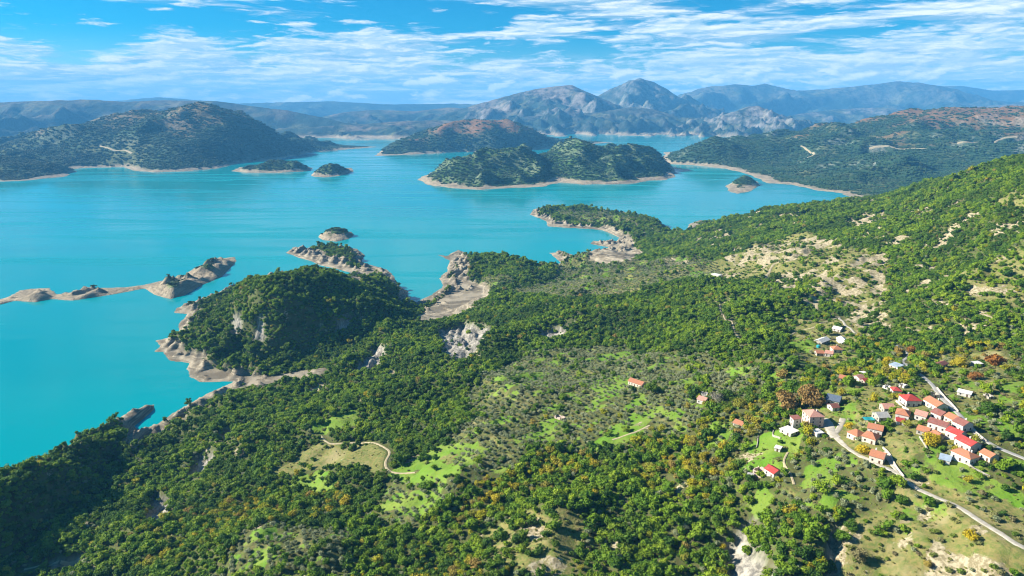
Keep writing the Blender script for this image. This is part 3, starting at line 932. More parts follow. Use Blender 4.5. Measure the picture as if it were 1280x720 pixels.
c_stone = cover([
    [(1010, 385), (1000, 360), (1030, 335), (1050, 345), (1035, 375)], [(960, 350), (985, 338), (1020, 345), (1010, 362), (975, 362)],
    [(1060, 330), (1080, 315), (1110, 318), (1105, 332), (1075, 338)], [(1130, 355), (1160, 345), (1168, 360), (1140, 372)],
    [(1046, 286), (1065, 272), (1098, 262), (1112, 262), (1096, 275), (1060, 289)],
    [(898, 320), (935, 312), (960, 306), (1000, 300), (1030, 294), (1046, 299), (1020, 313), (990, 326), (955, 333), (910, 327)],
    [(1030, 377), (1045, 352), (1080, 335), (1112, 338), (1103, 365), (1062, 382)],
    [(1058, 398), (1080, 380), (1106, 385), (1102, 400), (1122, 412), (1090, 413), (1070, 407)],
    [(1175, 417), (1200, 401), (1240, 389), (1252, 400), (1215, 416), (1185, 424)],
    [(1100, 690), (1135, 672), (1200, 690), (1250, 700), (1300, 735), (1100, 735)],
    [(1035, 712), (1045, 668), (1070, 648), (1090, 655), (1060, 690), (1050, 725)],
    [(1120, 650), (1150, 632), (1160, 640), (1130, 664)],
    [(1142, 605), (1165, 598), (1210, 618), (1240, 640), (1215, 632), (1175, 615)],
    [(640, 668), (660, 645), (690, 650), (672, 672)], [(745, 690), (760, 676), (765, 690), (752, 703)],
    [(105, 712), (120, 703), (138, 708), (128, 720)], [(205, 668), (215, 662), (224, 668), (214, 674)],
    [(925, 268), (945, 258), (952, 266), (935, 276)], [(1000, 345), (1020, 335), (1030, 342), (1010, 352)],
    [(985, 265), (1000, 260), (1005, 268), (990, 272)], [(865, 300), (905, 284), (912, 290), (880, 305)],
    [(385, 485), (400, 477), (412, 480), (395, 490)], [(1160, 350), (1180, 335), (1200, 340), (1180, 355)],
    [(585, 680), (600, 662), (620, 655), (615, 670), (595, 688)],
])
c_clay = cover([
    [(545, 412), (580, 402), (614, 407), (604, 424), (578, 450), (554, 448)],
    [(444, 466), (470, 430), (484, 438), (468, 462)], [(318, 425), (322, 393), (332, 400), (330, 428)],
    [(418, 408), (425, 388), (440, 395), (436, 410)], [(672, 410), (715, 403), (706, 416), (688, 424)],
    [(232, 592), (253, 564), (272, 563), (247, 592)], [(172, 655), (190, 616), (216, 618), (202, 652)],
    [(908, 735), (912, 668), (940, 652), (957, 690), (953, 735)], [(1040, 700), (1040, 670), (1052, 655), (1058, 672), (1046, 705)],
    [(965, 735), (968, 705), (975, 710), (976, 735)], [(270, 545), (285, 535), (292, 540), (278, 550)],
    [(285, 408), (298, 396), (305, 402), (292, 418)], [(80, 712), (60, 700), (105, 690), (112, 698)],
], soft=5.0)
c_oliv = cover([
    [(600, 470), (640, 455), (760, 448), (860, 448), (872, 478), (800, 520), (730, 560), (650, 560), (590, 565), (600, 540), (580, 500)],
    [(640, 365), (700, 345), (760, 325), (880, 322), (905, 345), (800, 362), (700, 374)], [(690, 345), (720, 318), (765, 318), (800, 330), (760, 345)],
    [(470, 655), (485, 600), (560, 595), (575, 610), (520, 660)], [(255, 735), (310, 672), (345, 655), (430, 662), (440, 735)],
    [(1000, 600), (1040, 565), (1095, 600), (1085, 640), (1030, 640)], [(1165, 512), (1200, 506), (1260, 520), (1262, 545), (1220, 530)],
    [(690, 264), (760, 264), (800, 276), (770, 280), (720, 276)], [(760, 500), (860, 490), (880, 520), (830, 545), (790, 520)],
    [(960, 640), (970, 590), (1010, 590), (1010, 640)], [(640, 455), (660, 440), (760, 434), (880, 440), (960, 470), (900, 500), (860, 450)], [(560, 545), (600, 520), (680, 545), (640, 590), (570, 590)], [(590, 345), (640, 345), (660, 360), (600, 362)],
], soft=8)
c_autm = cover([
    [(170, 665), (240, 630), (330, 610), (430, 620), (440, 640), (330, 655), (240, 690), (170, 700)],
    [(420, 735), (450, 680), (640, 690), (680, 735)], [(540, 640), (600, 590), (660, 570), (760, 540), (770, 580), (660, 620), (580, 660)],
    [(780, 560), (880, 520), (960, 500), (970, 540), (900, 600), (800, 640)], [(1040, 470), (1130, 440), (1160, 450), (1110, 500), (1050, 500)],
    [(640, 480), (740, 520), (860, 510), (840, 560), (700, 590)], [(1150, 440), (1260, 435), (1270, 460), (1160, 470)],
], soft=12)
c_scrb = cover([
    [(1040, 735), (1060, 650), (1140, 610), (1310, 700), (1310, 760)], [(860, 335), (1000, 290), (1110, 330), (1110, 410), (1000, 340), (900, 350)],
    [(1160, 440), (1260, 440), (1270, 520), (1200, 520)], [(1000, 490), (1160, 480), (1210, 560), (1100, 590), (1030, 560)], [(1160, 590), (1300, 640), (1300, 690), (1160, 620)],
    [(980, 400), (1080, 395), (1070, 450), (1000, 460)],
    [(640, 720), (700, 640), (740, 650), (720, 720)],
], soft=8)
nzb = fbm(GX, GY, 60, 4, 51)
wl = 15 + 7 * nzb + 4 * fbm(GX, GY, 18, 2, 57)
c_bare = (1 - sstep(H, wl - 2.0, wl + 2.5)) * (1 - sstep(SD + 22 * nzb, 24, 46))
bay_bank = cover([[(515, 402), (530, 385), (560, 362), (572, 330), (560, 315), (575, 310), (590, 325), (585, 345), (612, 355), (616, 368), (590, 384), (560, 397)],
                  [(735, 325), (740, 306), (775, 295), (760, 290), (700, 288), (690, 275), (740, 284), (790, 296), (805, 315), (790, 328), (760, 330)],
                  [(352, 318), (365, 306), (400, 312), (440, 330), (425, 342)], [(140, 535), (170, 512), (196, 503), (180, 520), (165, 533)], [(158, 562), (163, 536), (180, 535), (214, 518), (190, 540), (172, 562)],
                  [(248, 480), (236, 456), (262, 452), (300, 462), (345, 470), (385, 462), (412, 462), (400, 470), (345, 480), (292, 480)],
                  [(430, 345), (450, 330), (470, 340), (450, 352)]], soft=6)
c_bare = np.maximum(c_bare, bay_bank)
# clay scarps and slides are cut into the slope and gullied
gl = ridged(GX * 1.0, GY * 0.14, 13, 3, 61)
H = H - c_clay * (7.0 + 4.5 * (1 - gl)) - 0.8 * c_stone * (1 - ridged(GX, GY, 16, 2, 65))
c_mead *= (1 - c_bare); c_dry *= (1 - c_bare)
c_mead *= sstep(fbm(GX, GY, 22, 3, 81) + 0.75, 0.25, 0.6)
sp = sstep(fbm(GX, GY, 26, 4, 71), 0.02, 0.34)              # stray grassy and bare openings elsewhere
vill = 1 - sstep(np.hypot(GX - 290, (GY - 470) * 0.9), 90, 230)
c_mead = np.maximum(c_mead, (c_oliv * 0.8 + vill * 0.6) * sp * (1 - c_bare))
c_dry = np.maximum(np.maximum(c_dry, c_field), np.maximum(c_scrb * 0.8, c_oliv * 0.42) * (1 - c_bare))
st2 = sstep(fbm(GX, GY, 38, 4, 73), 0.42, 0.6) * (1 - c_oliv) * (SD > 60)
rsl = sstep(GX, 240, 420) * sstep(GY, 560, 700)
st2 = np.maximum(st2, rsl * sstep(fbm(GX * 0.8 + GY * 0.5, GY * 0.7 - GX * 0.35, 50, 4, 79, 0.55), 0.26, 0.42) * 1.5)
c_stone = np.maximum(c_stone * sstep(fbm(GX, GY, 24, 4, 75) + 0.5, 0.2, 0.62), st2 * 0.5)
cov = np.stack([c_bare, c_mead, c_dry, c_clay], -1)
cov2 = np.stack([c_stone, np.zeros_like(c_bare), np.zeros_like(c_bare), np.ones_like(c_bare)], -1)
keep = (SD > -12) & wedge
hillside = put(bpy.data.objects.new('hillside', grid_mesh('hillside', GX, GY, H, keep, M['ground'], cov, cov2)))
tag(hillside, kind='structure', label='wooded hillside dropping from the village to the lake')


def ribbon(name, L, w, mat, lift):
    t = np.gradient(L, axis=0)
    t /= np.linalg.norm(t, axis=1)[:, None] + 1e-9
    nrm = np.stack([-t[:, 1], t[:, 0]], 1)
    rnd = np.random.RandomState(len(L))
    ww = w * 0.5 * (1 + 0.10 * np.convolve(rnd.randn(len(L) + 4), np.ones(5) / 3, 'valid'))
    rows = []
    cols = np.linspace(-1, 1, 7)
    for c in cols:
        q = L + nrm * (ww * c)[:, None]
        z = hz(q[:, 0], q[:, 1]) + lift + 0.12 * (1 - c * c)
        if abs(c) > 0.99:
            z -= lift + 0.25
        rows.append(np.column_stack([q, z]))
    V = np.stack(rows, 1).reshape(-1, 3)
    n, k = len(L), len(cols)
    F = [(i * k + j, (i + 1) * k + j, (i + 1) * k + j + 1, i * k + j + 1) for i in range(n - 1) for j in range(k - 1)]
    F = [f[::-1] for f in F]
    return mesh_np(name, V, F, [mat])


for (nm, mt, w, pts, lab), L in zip(ROADS, road_lines):
    o = put(bpy.data.objects.new(nm, ribbon(nm, L, w, M[mt], 0.18)))
    tag(o, kind='structure', label=lab)

# ------------------------------------------------------------------ far shores, islands, hills: shore outlines (z = 0) and crest heights
LAND = {}
WOODS = []          # (X, Y, Z) of tree clumps on far land


def island(name, label, shore_px, ctrl, res, mat, seed, amp=0.18, bank=14, brown=0.0, rock=0.3, woods=16.0, extra=(), capslope=0.8, rid=420, clear=0.35, sdn=0.02, blim=55):
    """shore_px: (px, py) on the water or (x, y, 'w') in metres; ctrl: (px, py, 'y', distance) or (px, py, z)"""
    sh = [p[:2] if len(p) == 3 else at_z(*p)[:2] for p in shore_px]
    cp = []
    for c in ctrl:
        cp.append(at_y(c[0], c[1], c[3]) if len(c) == 4 else at_z(*c))
    cp += list(extra)
    xs = [p[0] for p in sh]; ys = [p[1] for p in sh]
    mx = res * 3
    X, Y = np.meshgrid(np.arange(min(xs) - mx, max(xs) + mx, res), np.arange(min(ys) - mx, max(ys) + mx, res))
    size = max(max(xs) - min(xs), max(ys) - min(ys))
    ds = densify(sh, size / 25)
    f = rbf([c[:2] for c in cp] + ds, [c[2] for c in cp] + [0.5] * len(ds), size * 0.02, 0.004)
    hr = f(X, Y)
    s = sdf(X, Y, sh) + size * sdn * fbm(X, Y, size * 0.09, 4, seed)
    top = max(c[2] for c in cp)
    near = np.full(X.shape, 1e9)
    for c in cp:
        near = np.minimum(near, np.hypot(X - c[0], Y - c[1]))
    inl = sstep(s, 0, size * 0.09)
    hr = hr + inl * top * amp * ((ridged(X, Y, rid, 4, seed + 5) - 0.8) + 0.5 * fbm(X, Y, rid * 0.4, 4, seed + 9)) * (0.35 + 0.65 * sstep(near, 0, size * 0.10))
    cap = 0.2 + capslope * s
    k = top * 0.08 + 1
    m_ = np.clip(0.5 + 0.5 * (cap - hr) / k, 0, 1)
    hl = np.maximum(cap * (1 - m_) + hr * m_ - k * m_ * (1 - m_), 0.3 + 0.05 * np.clip(s, 0, 200))
    Z = np.where(s > 0, hl, np.maximum(0.3 * s - 1, -20))
    n1 = fbm(X, Y, size * 0.08, 4, seed + 13)
    gy_, gx_ = np.gradient(Z, res)
    slope = np.hypot(gx_, gy_)
    b_ = bank * (1 + 0.7 * n1)
    cv = np.zeros(X.shape + (4,))
    cv[..., 0] = (1 - sstep(Z, b_ - 2, b_ + 3)) * (1 - sstep(s * (1 + n1), blim, blim * 1.6))
    cv[..., 1] = brown * sstep(Z / top + 0.5 * n1, 0.45, 0.8)
    cv[..., 2] = rock * sstep(slope + 0.5 * fbm(X, Y, size * 0.05, 4, seed + 17), 0.55, 0.8)
    cv[..., 3] = clear * sstep(fbm(X, Y, size * 0.11, 4, seed + 23) - 0.2 * slope, 0.05, 0.35)
    o = put(bpy.data.objects.new(name, grid_mesh(name, X, Y, Z, s > -res * 2, M[mat], cv)))
    tag(o, kind='structure', label=label)
    LAND[label] = (X, Y, Z, res)
    if woods:
        rs = np.random.RandomState(seed + 100)
        wx, wy = np.meshgrid(np.arange(min(xs), max(xs), woods), np.arange(min(ys), max(ys), woods))
        wx = (wx + rs.uniform(-0.6, 0.6, wx.shape) * woods).ravel(); wy = (wy + rs.uniform(-0.6, 0.6, wy.shape) * woods).ravel()
        ii = np.clip(((wx - X[0, 0]) / res).round().astype(int), 0, X.shape[1] - 1)
        jj = np.clip(((wy - Y[0, 0]) / res).round().astype(int), 0, X.shape[0] - 1)
        pr = (1 - cv[jj, ii, 0]) * (1 - 0.9 * cv[jj, ii, 2]) * (1 - 0.75 * cv[jj, ii, 3]) * (1 - 0.85 * cv[jj, ii, 1])
        ok = (s[jj, ii] > 0) & (rs.rand(len(wx)) < pr)
        # bilinear ground height
        fx = np.clip((wx - X[0, 0]) / res, 0, X.shape[1] - 1.01); fy = np.clip((wy - Y[0, 0]) / res, 0, X.shape[0] - 1.01)
        i = fx.astype(int); j = fy.astype(int); u = fx - i; v = fy - j
        wz = (Z[j, i] * (1 - u) + Z[j, i + 1] * u) * (1 - v) + (Z[j + 1, i] * (1 - u) + Z[j + 1, i + 1] * u) * v
        WOODS.append(np.column_stack([wx, wy, wz, np.full(len(wx), woods / 16.0)])[ok])
    return o


island('island', 'small round bare-rimmed island capped with scrub', [(397, 296), (403, 300), (420, 302), (436, 299), (443, 294), (440, 290), (425, 288), (408, 290), (400, 293)],
       [(420, 284, 27), (408, 288, 20), (434, 288, 18)], 4, 'far', 3, bank=14, woods=9, amp=0.1)
island('island', 'long bare rocky spit reaching in from the left edge', [(-60, 384), (0, 381), (18, 376), (43, 378), (65, 374), (90, 376), (137, 369), (180, 361), (195, 369), (213, 374), (231, 369), (249, 358), (278, 346), (296, 326),
        (294, 321), (278, 323), (260, 327), (235, 340), (231, 347), (202, 351), (180, 356), (159, 359), (123, 360), (105, 363), (72, 368), (62, 360), (40, 361), (25, 363), (10, 371), (0, 374), (-60, 378)],
       [(255, 331, 27), (240, 345, 27), (270, 327, 22), (287, 323, 17), (212, 358, 20), (150, 362, 11), (110, 365, 12), (42, 364, 18), (190, 358, 15), (0, 376, 5)], 4, 'far', 5, bank=19, woods=8, amp=0.6, rid=60, sdn=0.004, blim=400)
island('island', 'large wooded island with three summits in mid lake', [(521, 224), (535, 231), (560, 235), (600, 237), (640, 235), (680, 233), (692, 230), (698, 227), (730, 231), (760, 231), (795, 229), (812, 226), (835, 225), (845, 218), (846, 212),
        (830, 204), (800, 200), (740, 199), (690, 202), (640, 202), (590, 207), (545, 214)],
       [(640, 187, 'y', 3950), (615, 190, 'y', 3900), (665, 190, 'y', 3950), (590, 200, 'y', 3850), (560, 206, 'y', 3820), (693, 203, 'y', 3930), (733, 181, 'y', 4050), (755, 184, 'y', 4050), (715, 187, 'y', 4020), (785, 193, 'y', 4200), (812, 183, 'y', 4450), (830, 192, 'y', 4400), (700, 212, 'y', 3830), (640, 215, 'y', 3720), (740, 212, 'y', 3760), (800, 211, 'y', 3900)],
       10, 'far', 8, bank=16, woods=15, amp=0.32, rid=360)
island('hill', 'broad wooded far shore rising to a rusty ridge on the right', [(838, 205), (870, 207), (905, 211), (928, 216), (945, 222), (955, 229), (987, 231), (1018, 238), (1041, 240), (1053, 242), (1064, 247), (1096, 252), (1127, 251), (1200, 252), (1300, 250), (1500, 245),
        (5200, 3600, 'w'), (5200, 6600, 'w'), (2200, 6800, 'w'), (1300, 6000, 'w'), (1150, 5400, 'w'), (1080, 5050, 'w')],
       [(900, 175, 'y', 5050), (880, 177, 'y', 5000), (860, 186, 'y', 4950), (925, 179, 'y', 5100), (945, 177, 'y', 5100), (1000, 166, 'y', 5200), (1060, 160, 'y', 5300), (1100, 152, 'y', 5400), (1140, 142, 'y', 5450), (1180, 135, 'y', 5500), (1230, 137, 'y', 5450), (1280, 134, 'y', 5450), (1400, 128, 'y', 5500),
        (1150, 190, 'y', 4250), (1050, 200, 'y', 4350), (1200, 215, 'y', 3600), (1280, 200, 'y', 3700), (950, 200, 'y', 4600), (1000, 215, 'y', 4000), (1100, 225, 'y', 3500), (1230, 165, 'y', 4700), (1120, 170, 'y', 4800)],
       24, 'hill', 12, bank=18, brown=0.9, rock=0.5, woods=21, amp=0.16, rid=700, clear=0.6, sdn=0.006)
island('island', 'small wooded islet with a pale rim close to the right shore', [(907, 233), (913, 240), (922, 242), (938, 239), (950, 232), (947, 227), (932, 225), (916, 228)],
       [(930, 219, 'y', 3580), (920, 225, 'y', 3520), (941, 224, 'y', 3600)], 6, 'far', 14, bank=13, woods=11, amp=0.12, rid=120)
island('hill', 'tall wooded hill with a brown summit on the left shore', [(-400, 222), (-100, 216), (60, 214), (110, 210), (150, 209), (165, 213), (190, 216), (235, 214), (270, 211), (300, 204), (350, 199), (380, 192),
        (-1300, 6800, 'w'), (-2500, 7400, 'w'), (-6500, 7400, 'w'), (-6500, 4600, 'w')],
       [(240, 132, 'y', 5700), (210, 135, 'y', 5700), (265, 134, 'y', 5650), (160, 140, 'y', 5700), (120, 148, 'y', 5650), (80, 158, 'y', 5600), (40, 170, 'y', 5500), (0, 187, 'y', 5400), (290, 142, 'y', 5600), (310, 150, 'y', 5600), (340, 166, 'y', 5600), (365, 180, 'y', 5700), (-200, 190, 'y', 5500),
        (200, 180, 'y', 4800), (120, 185, 'y', 4900), (260, 180, 'y', 4900), (200, 205, 'y', 4400), (310, 178, 'y', 5200), (-300, 200, 'y', 5000)],
       24, 'hill', 15, bank=14, brown=0.5, rock=0.25, woods=22, amp=0.2, rid=650, clear=0.5, sdn=0.006)
island('hill', 'low wooded headland at the left edge of the lake', [(-300, 228), (0, 227), (40, 225), (80, 221), (93, 214), (80, 210), (40, 208), (-100, 208), (-300, 212)],
       [(20, 198, 'y', 4150), (60, 203, 'y', 4200), (-40, 195, 'y', 4150), (-150, 196, 'y', 4200), (84, 209, 'y', 4250)], 14, 'hill', 18, bank=12, woods=16, amp=0.2, rid=300)
island('island', 'long low island with a pale rim below the left hill', [(288, 214), (310, 216), (350, 216), (387, 214), (391, 210), (370, 206), (330, 207), (300, 209)],
       [(350, 199, 'y', 4350), (325, 205, 'y', 4300), (375, 203, 'y', 4350)], 9, 'far', 22, bank=14, woods=13, amp=0.15, rid=150)
island('island', 'small dark island next to the long low island', [(388, 220), (405, 222), (425, 220), (443, 214), (440, 210), (415, 210), (395, 213)],
       [(415, 205, 'y', 4120), (400, 209, 'y', 4100), (432, 207, 'y', 4180)], 8, 'far', 25, bank=12, woods=12, amp=0.15, rid=130)
island('hill', 'russet wooded hill behind the large island', [(466, 195), (500, 194), (540, 192), (580, 190), (620, 190), (660, 188), (690, 186), (708, 182), (1100, 7600, 'w'), (600, 8000, 'w'), (-200, 7900, 'w'), (-900, 7000, 'w'), (-1150, 6300, 'w')],
       [(610, 150, 'y', 6700), (580, 152, 'y', 6700), (540, 160, 'y', 6600), (500, 173, 'y', 6300), (480, 184, 'y', 6100), (650, 155, 'y', 6700), (680, 166, 'y', 6600), (700, 175, 'y', 6600), (600, 172, 'y', 6100), (540, 176, 'y', 6100)],
       28, 'hill', 28, bank=16, brown=1.0, rock=0.2, woods=26, amp=0.16, rid=500, clear=0.3, sdn=0.006)

def far_track(label, land, pts, w):
    X, Y, Z, res = LAND[land]

    def zz(x, y):
        fx = np.clip((np.asarray(x) - X[0, 0]) / res, 0, X.shape[1] - 1.01); fy = np.clip((np.asarray(y) - Y[0, 0]) / res, 0, X.shape[0] - 1.01)
        i = fx.astype(int); j = fy.astype(int); u = fx - i; v = fy - j
        return (Z[j, i] * (1 - u) + Z[j, i + 1] * u) * (1 - v) + (Z[j + 1, i] * (1 - u) + Z[j + 1, i + 1] * u) * v
    L = []
    for px, py in pts:
        x, y, w_ = ray(px, py)
        Yd = np.arange(Y.min(), Y.max(), 10.0); t = Yd / y
        hit = np.nonzero(CAMZ + w_ * t <= zz(x * t, Yd))[0]
        k2 = hit[0] if len(hit) else len(Yd) - 1
        L.append((x * t[k2], Yd[k2]))
    L = resample(L, 12.0)
    t = np.gradient(L, axis=0); t /= np.linalg.norm(t, axis=1)[:, None] + 1e-9
    nrm = np.stack([-t[:, 1], t[:, 0]], 1)
    V = []
    for c in (-1, -0.5, 0, 0.5, 1):
        q = L + nrm * (w * 0.5 * c)
        V.append(np.column_stack([q, zz(q[:, 0], q[:, 1]) + (1.5 if abs(c) < 0.9 else -1.0)]))
    V = np.stack(V, 1).reshape(-1, 3)
    F = [(i * 5 + j + 1, (i + 1) * 5 + j + 1, (i + 1) * 5 + j, i * 5 + j)[::-1] for i in range(len(L) - 1) for j in range(4)]
    F = [f[::-1] for f in F]
    o = put(bpy.data.objects.new('earth_track', mesh_np('earth_track', V, F, [M['track']])))
    tag(o, kind='structure', label=label)
    for a in range(len(WOODS)):
        W_ = WOODS[a]
        WOODS[a] = W_[seg_dist(W_[:, 0], W_[:, 1], L, closed=False) > w * 0.5 + 9]


RH, LH = 'broad wooded far shore rising to a rusty ridge on the right', 'tall wooded hill with a brown summit on the left shore'
far_track('pale track winding down the far right shore', RH, [(1001, 183), (1008, 187), (1018, 193), (1010, 197), (998, 201)], 16)
far_track('pale road cut across the middle of the far right shore', RH, [(1086, 186), (1105, 184), (1130, 187), (1158, 186)], 16)
far_track('pale road cut high on the far right shore', RH, [(1196, 181), (1220, 178), (1251, 175), (1279, 176)], 16)
far_track('pale road cut low on the tall left hill', LH, [(124, 182), (140, 187), (155, 188), (165, 192)], 18)

# ------------------------------------------------------------------ mountains: ridge lines with slopes falling away on both sides
def mountain(name, label, ridge_px, slope, res, seed, rock=0.5, brown=0.2, depth=2600, amp=0.55, snow=None, front=None, spur=1100):
    pts = np.array([at_y(px, py, Y) for px, py, Y in ridge_px])
    res = res * 0.55
    x0, x1 = pts[:, 0].min() - depth, pts[:, 0].max() + depth
    y0, y1 = pts[:, 1].min() - depth, pts[:, 1].max() + depth * 0.6
    X, Y = np.meshgrid(np.arange(x0, x1, res), np.arange(y0, y1, res))
    wx = X + 0.25 * spur * fbm(X, Y, spur * 0.9, 3, seed + 1); wy = Y + 0.25 * spur * fbm(X, Y, spur * 0.9, 3, seed + 2)
    best = np.full(X.shape, -1e9); bd = np.full(X.shape, 1e9)
    for i in range(len(pts) - 1):
        a, b = pts[i], pts[i + 1]
        v = b[:2] - a[:2]; Ls = v @ v

        def ev(xx, yy):
            t = np.clip(((xx - a[0]) * v[0] + (yy - a[1]) * v[1]) / Ls, 0, 1)
            return np.hypot(xx - a[0] - t * v[0], yy - a[1] - t * v[1]), t
        d0, t = ev(X, Y)
        dw, tw = ev(wx, wy)
        f = sstep(d0, 0, 500)
        d = d0 * (1 - f) + dw * f
        h = a[2] + (b[2] - a[2]) * t - slope * d * (1 - 0.25 * np.clip(d / depth, 0, 1))
        best = np.maximum(best, h); bd = np.minimum(bd, d0)
    top = pts[:, 2].max()
    rg = ridged(X, Y, spur, 5, seed + 5, 0.55) - 0.9
    Z = best + amp * top * 0.5 * rg * sstep(bd, 0, spur * 0.8) + 0.075 * top * fbm(X, Y, spur * 0.22, 5, seed + 8, 0.55) * sstep(bd, -60, 260)
    Z = np.where(Z < 20, 20 - (20 - Z) * 0.5, Z)
    n1 = fbm(X, Y, spur * 0.5, 4, seed + 13)
    gy_, gx_ = np.gradient(Z, res)
    sl = np.hypot(gx_, gy_)
    cv = np.zeros(X.shape + (4,))
    b_ = 26 * (1 + 0.5 * n1)
    cv[..., 0] = 1 - sstep(Z, b_ - 5, b_ + 8)
    cv[..., 1] = brown * sstep(n1 + Z / top, 0.5, 1.0)
    rk = sstep(Z / top + 0.6 * n1 + 0.35 * (sl - slope), 0.42, 0.75)
    cv[..., 2] = rock * rk
    cv[..., 3] = 0.5 * sstep(fbm(X, Y, spur * 0.35, 4, seed + 23), 0.05, 0.35)
    o = put(bpy.data.objects.new(name, grid_mesh(name, X, Y, Z, Z > -25, M['mount'], cv)))
    tag(o, kind='structure', label=label)
    return o


mountain('mountain', 'grey-brown double-humped mountain left of the highest peak', [(560, 141, 11200), (600, 129, 11300), (640, 118, 11400), (665, 112, 11500), (690, 108, 11500), (715, 106, 11500), (735, 115, 11500), (752, 127, 11400), (765, 138, 11200)], 0.46, 60, 31, rock=0.75, brown=0.5, depth=2300)
mountain('mountain', 'highest pointed grey peak on the skyline', [(740, 125, 13600), (765, 110, 13600), (780, 104, 13500), (800, 97, 13400), (815, 101, 13400), (830, 109, 13400), (848, 124, 13400), (870, 142, 13300)], 0.55, 70, 34, rock=0.6, brown=0.0, depth=3000)
mountain('mountain', 'steep wooded foothills with white cliffs above the far shore', [(600, 150, 10200), (650, 146, 10300), (700, 143, 10300), (750, 140, 10300), (790, 133, 10400), (820, 137, 10400), (850, 146, 10300), (890, 148, 10200), (915, 155, 10000)], 0.42, 45, 37, rock=0.3, brown=0.1, depth=1500, spur=700)
mountain('mountain', 'pale limestone hill on the far shore below the blue range', [(905, 158, 9900), (920, 142, 9900), (935, 133, 9900), (947, 132, 9900), (965, 139, 9900), (985, 148, 9800), (1010, 160, 9700), (1030, 167, 9500)], 0.42, 40, 40, rock=0.85, brown=0.2, depth=1200, spur=500)
mountain('mountain', 'long hazy blue mountain range across the right skyline', [(840, 140, 17500), (860, 120, 17500), (885, 108, 17500), (920, 105, 17600), (940, 107, 17600), (957, 104, 17800), (980, 110, 17500), (1000, 113, 17300), (1030, 111, 17200), (1060, 108, 17200), (1090, 105, 17200), (1120, 101, 17200), (1150, 103, 17000), (1180, 108, 17000), (1215, 122, 17000), (1280, 128, 17000), (1380, 125, 17000)], 0.40, 130, 43, rock=0.3, brown=0.1, depth=4200, spur=1700)
mountain('mountain', 'lower hazy hills in front of the blue right-hand range', [(960, 150, 13000), (1000, 142, 13200), (1050, 136, 13500), (1100, 134, 13500), (1150, 138, 13300), (1220, 133, 13300), (1300, 128, 13300)], 0.30, 80, 46, rock=0.7, brown=0.2, depth=2600, spur=900)
mountain('mountain', 'faint distant range at the right edge of the skyline', [(1120, 118, 21000), (1160, 108, 21500), (1200, 107, 21500), (1240, 113, 21500), (1290, 112, 21500), (1400, 108, 21500)], 0.36, 200, 49, rock=0.2, brown=0.0, depth=3800, spur=1800)
mountain('mountain', 'distant dark blue ridge behind the left hill', [(-200, 128, 9800), (-80, 130, 9800), (0, 128, 9800), (50, 126, 9800), (110, 124, 9900), (160, 127, 10000), (200, 125, 10200), (270, 126, 10200), (320, 133, 10200), (360, 138, 10000), (410, 148, 9800), (440, 156, 9600)], 0.34, 75, 52, rock=0.1, brown=0.3, depth=2400, spur=1000)
mountain('mountain', 'low blue hills behind the russet hill in the centre', [(380, 150, 12500), (430, 140, 12500), (470, 137, 12600), (520, 139, 12600), (560, 134, 12600), (610, 137, 12400), (650, 140, 12000)], 0.32, 80, 55, rock=0.2, brown=0.4, depth=2600, spur=900)
mountain('mountain', 'wooded foothills above the far left inlet', [(350, 160, 8900), (400, 158, 9000), (440, 156, 9100), (490, 152, 9100), (540, 150, 9200), (580, 151, 9200), (620, 155, 9000)], 0.28, 45, 58, rock=0.3, brown=0.4, depth=1500, spur=650)
mountain('mountain', 'faint far range on the left skyline', [(-300, 124, 19000), (-100, 127, 19000), (0, 130, 19000), (120, 128, 19000), (200, 121, 19500), (240, 124, 19500), (300, 129, 19500), (370, 127, 19000), (420, 126, 19000), (480, 130, 19000), (560, 129, 19000), (640, 131, 18500)], 0.3, 180, 61, rock=0.1, brown=0.0, depth=3500, spur=1700)

# ------------------------------------------------------------------ crowns
def ico(sub):
    import bmesh
    bm = bmesh.new()
    bmesh.ops.create_icosphere(bm, subdivisions=sub, radius=1.0)
    V = np.array([v.co[:] for v in bm.verts]); F = np.array([[v.index for v in f.verts] for f in bm.faces])
    bm.free()
    return V, F


ICO1 = ico(1); ICO2 = ico(2)


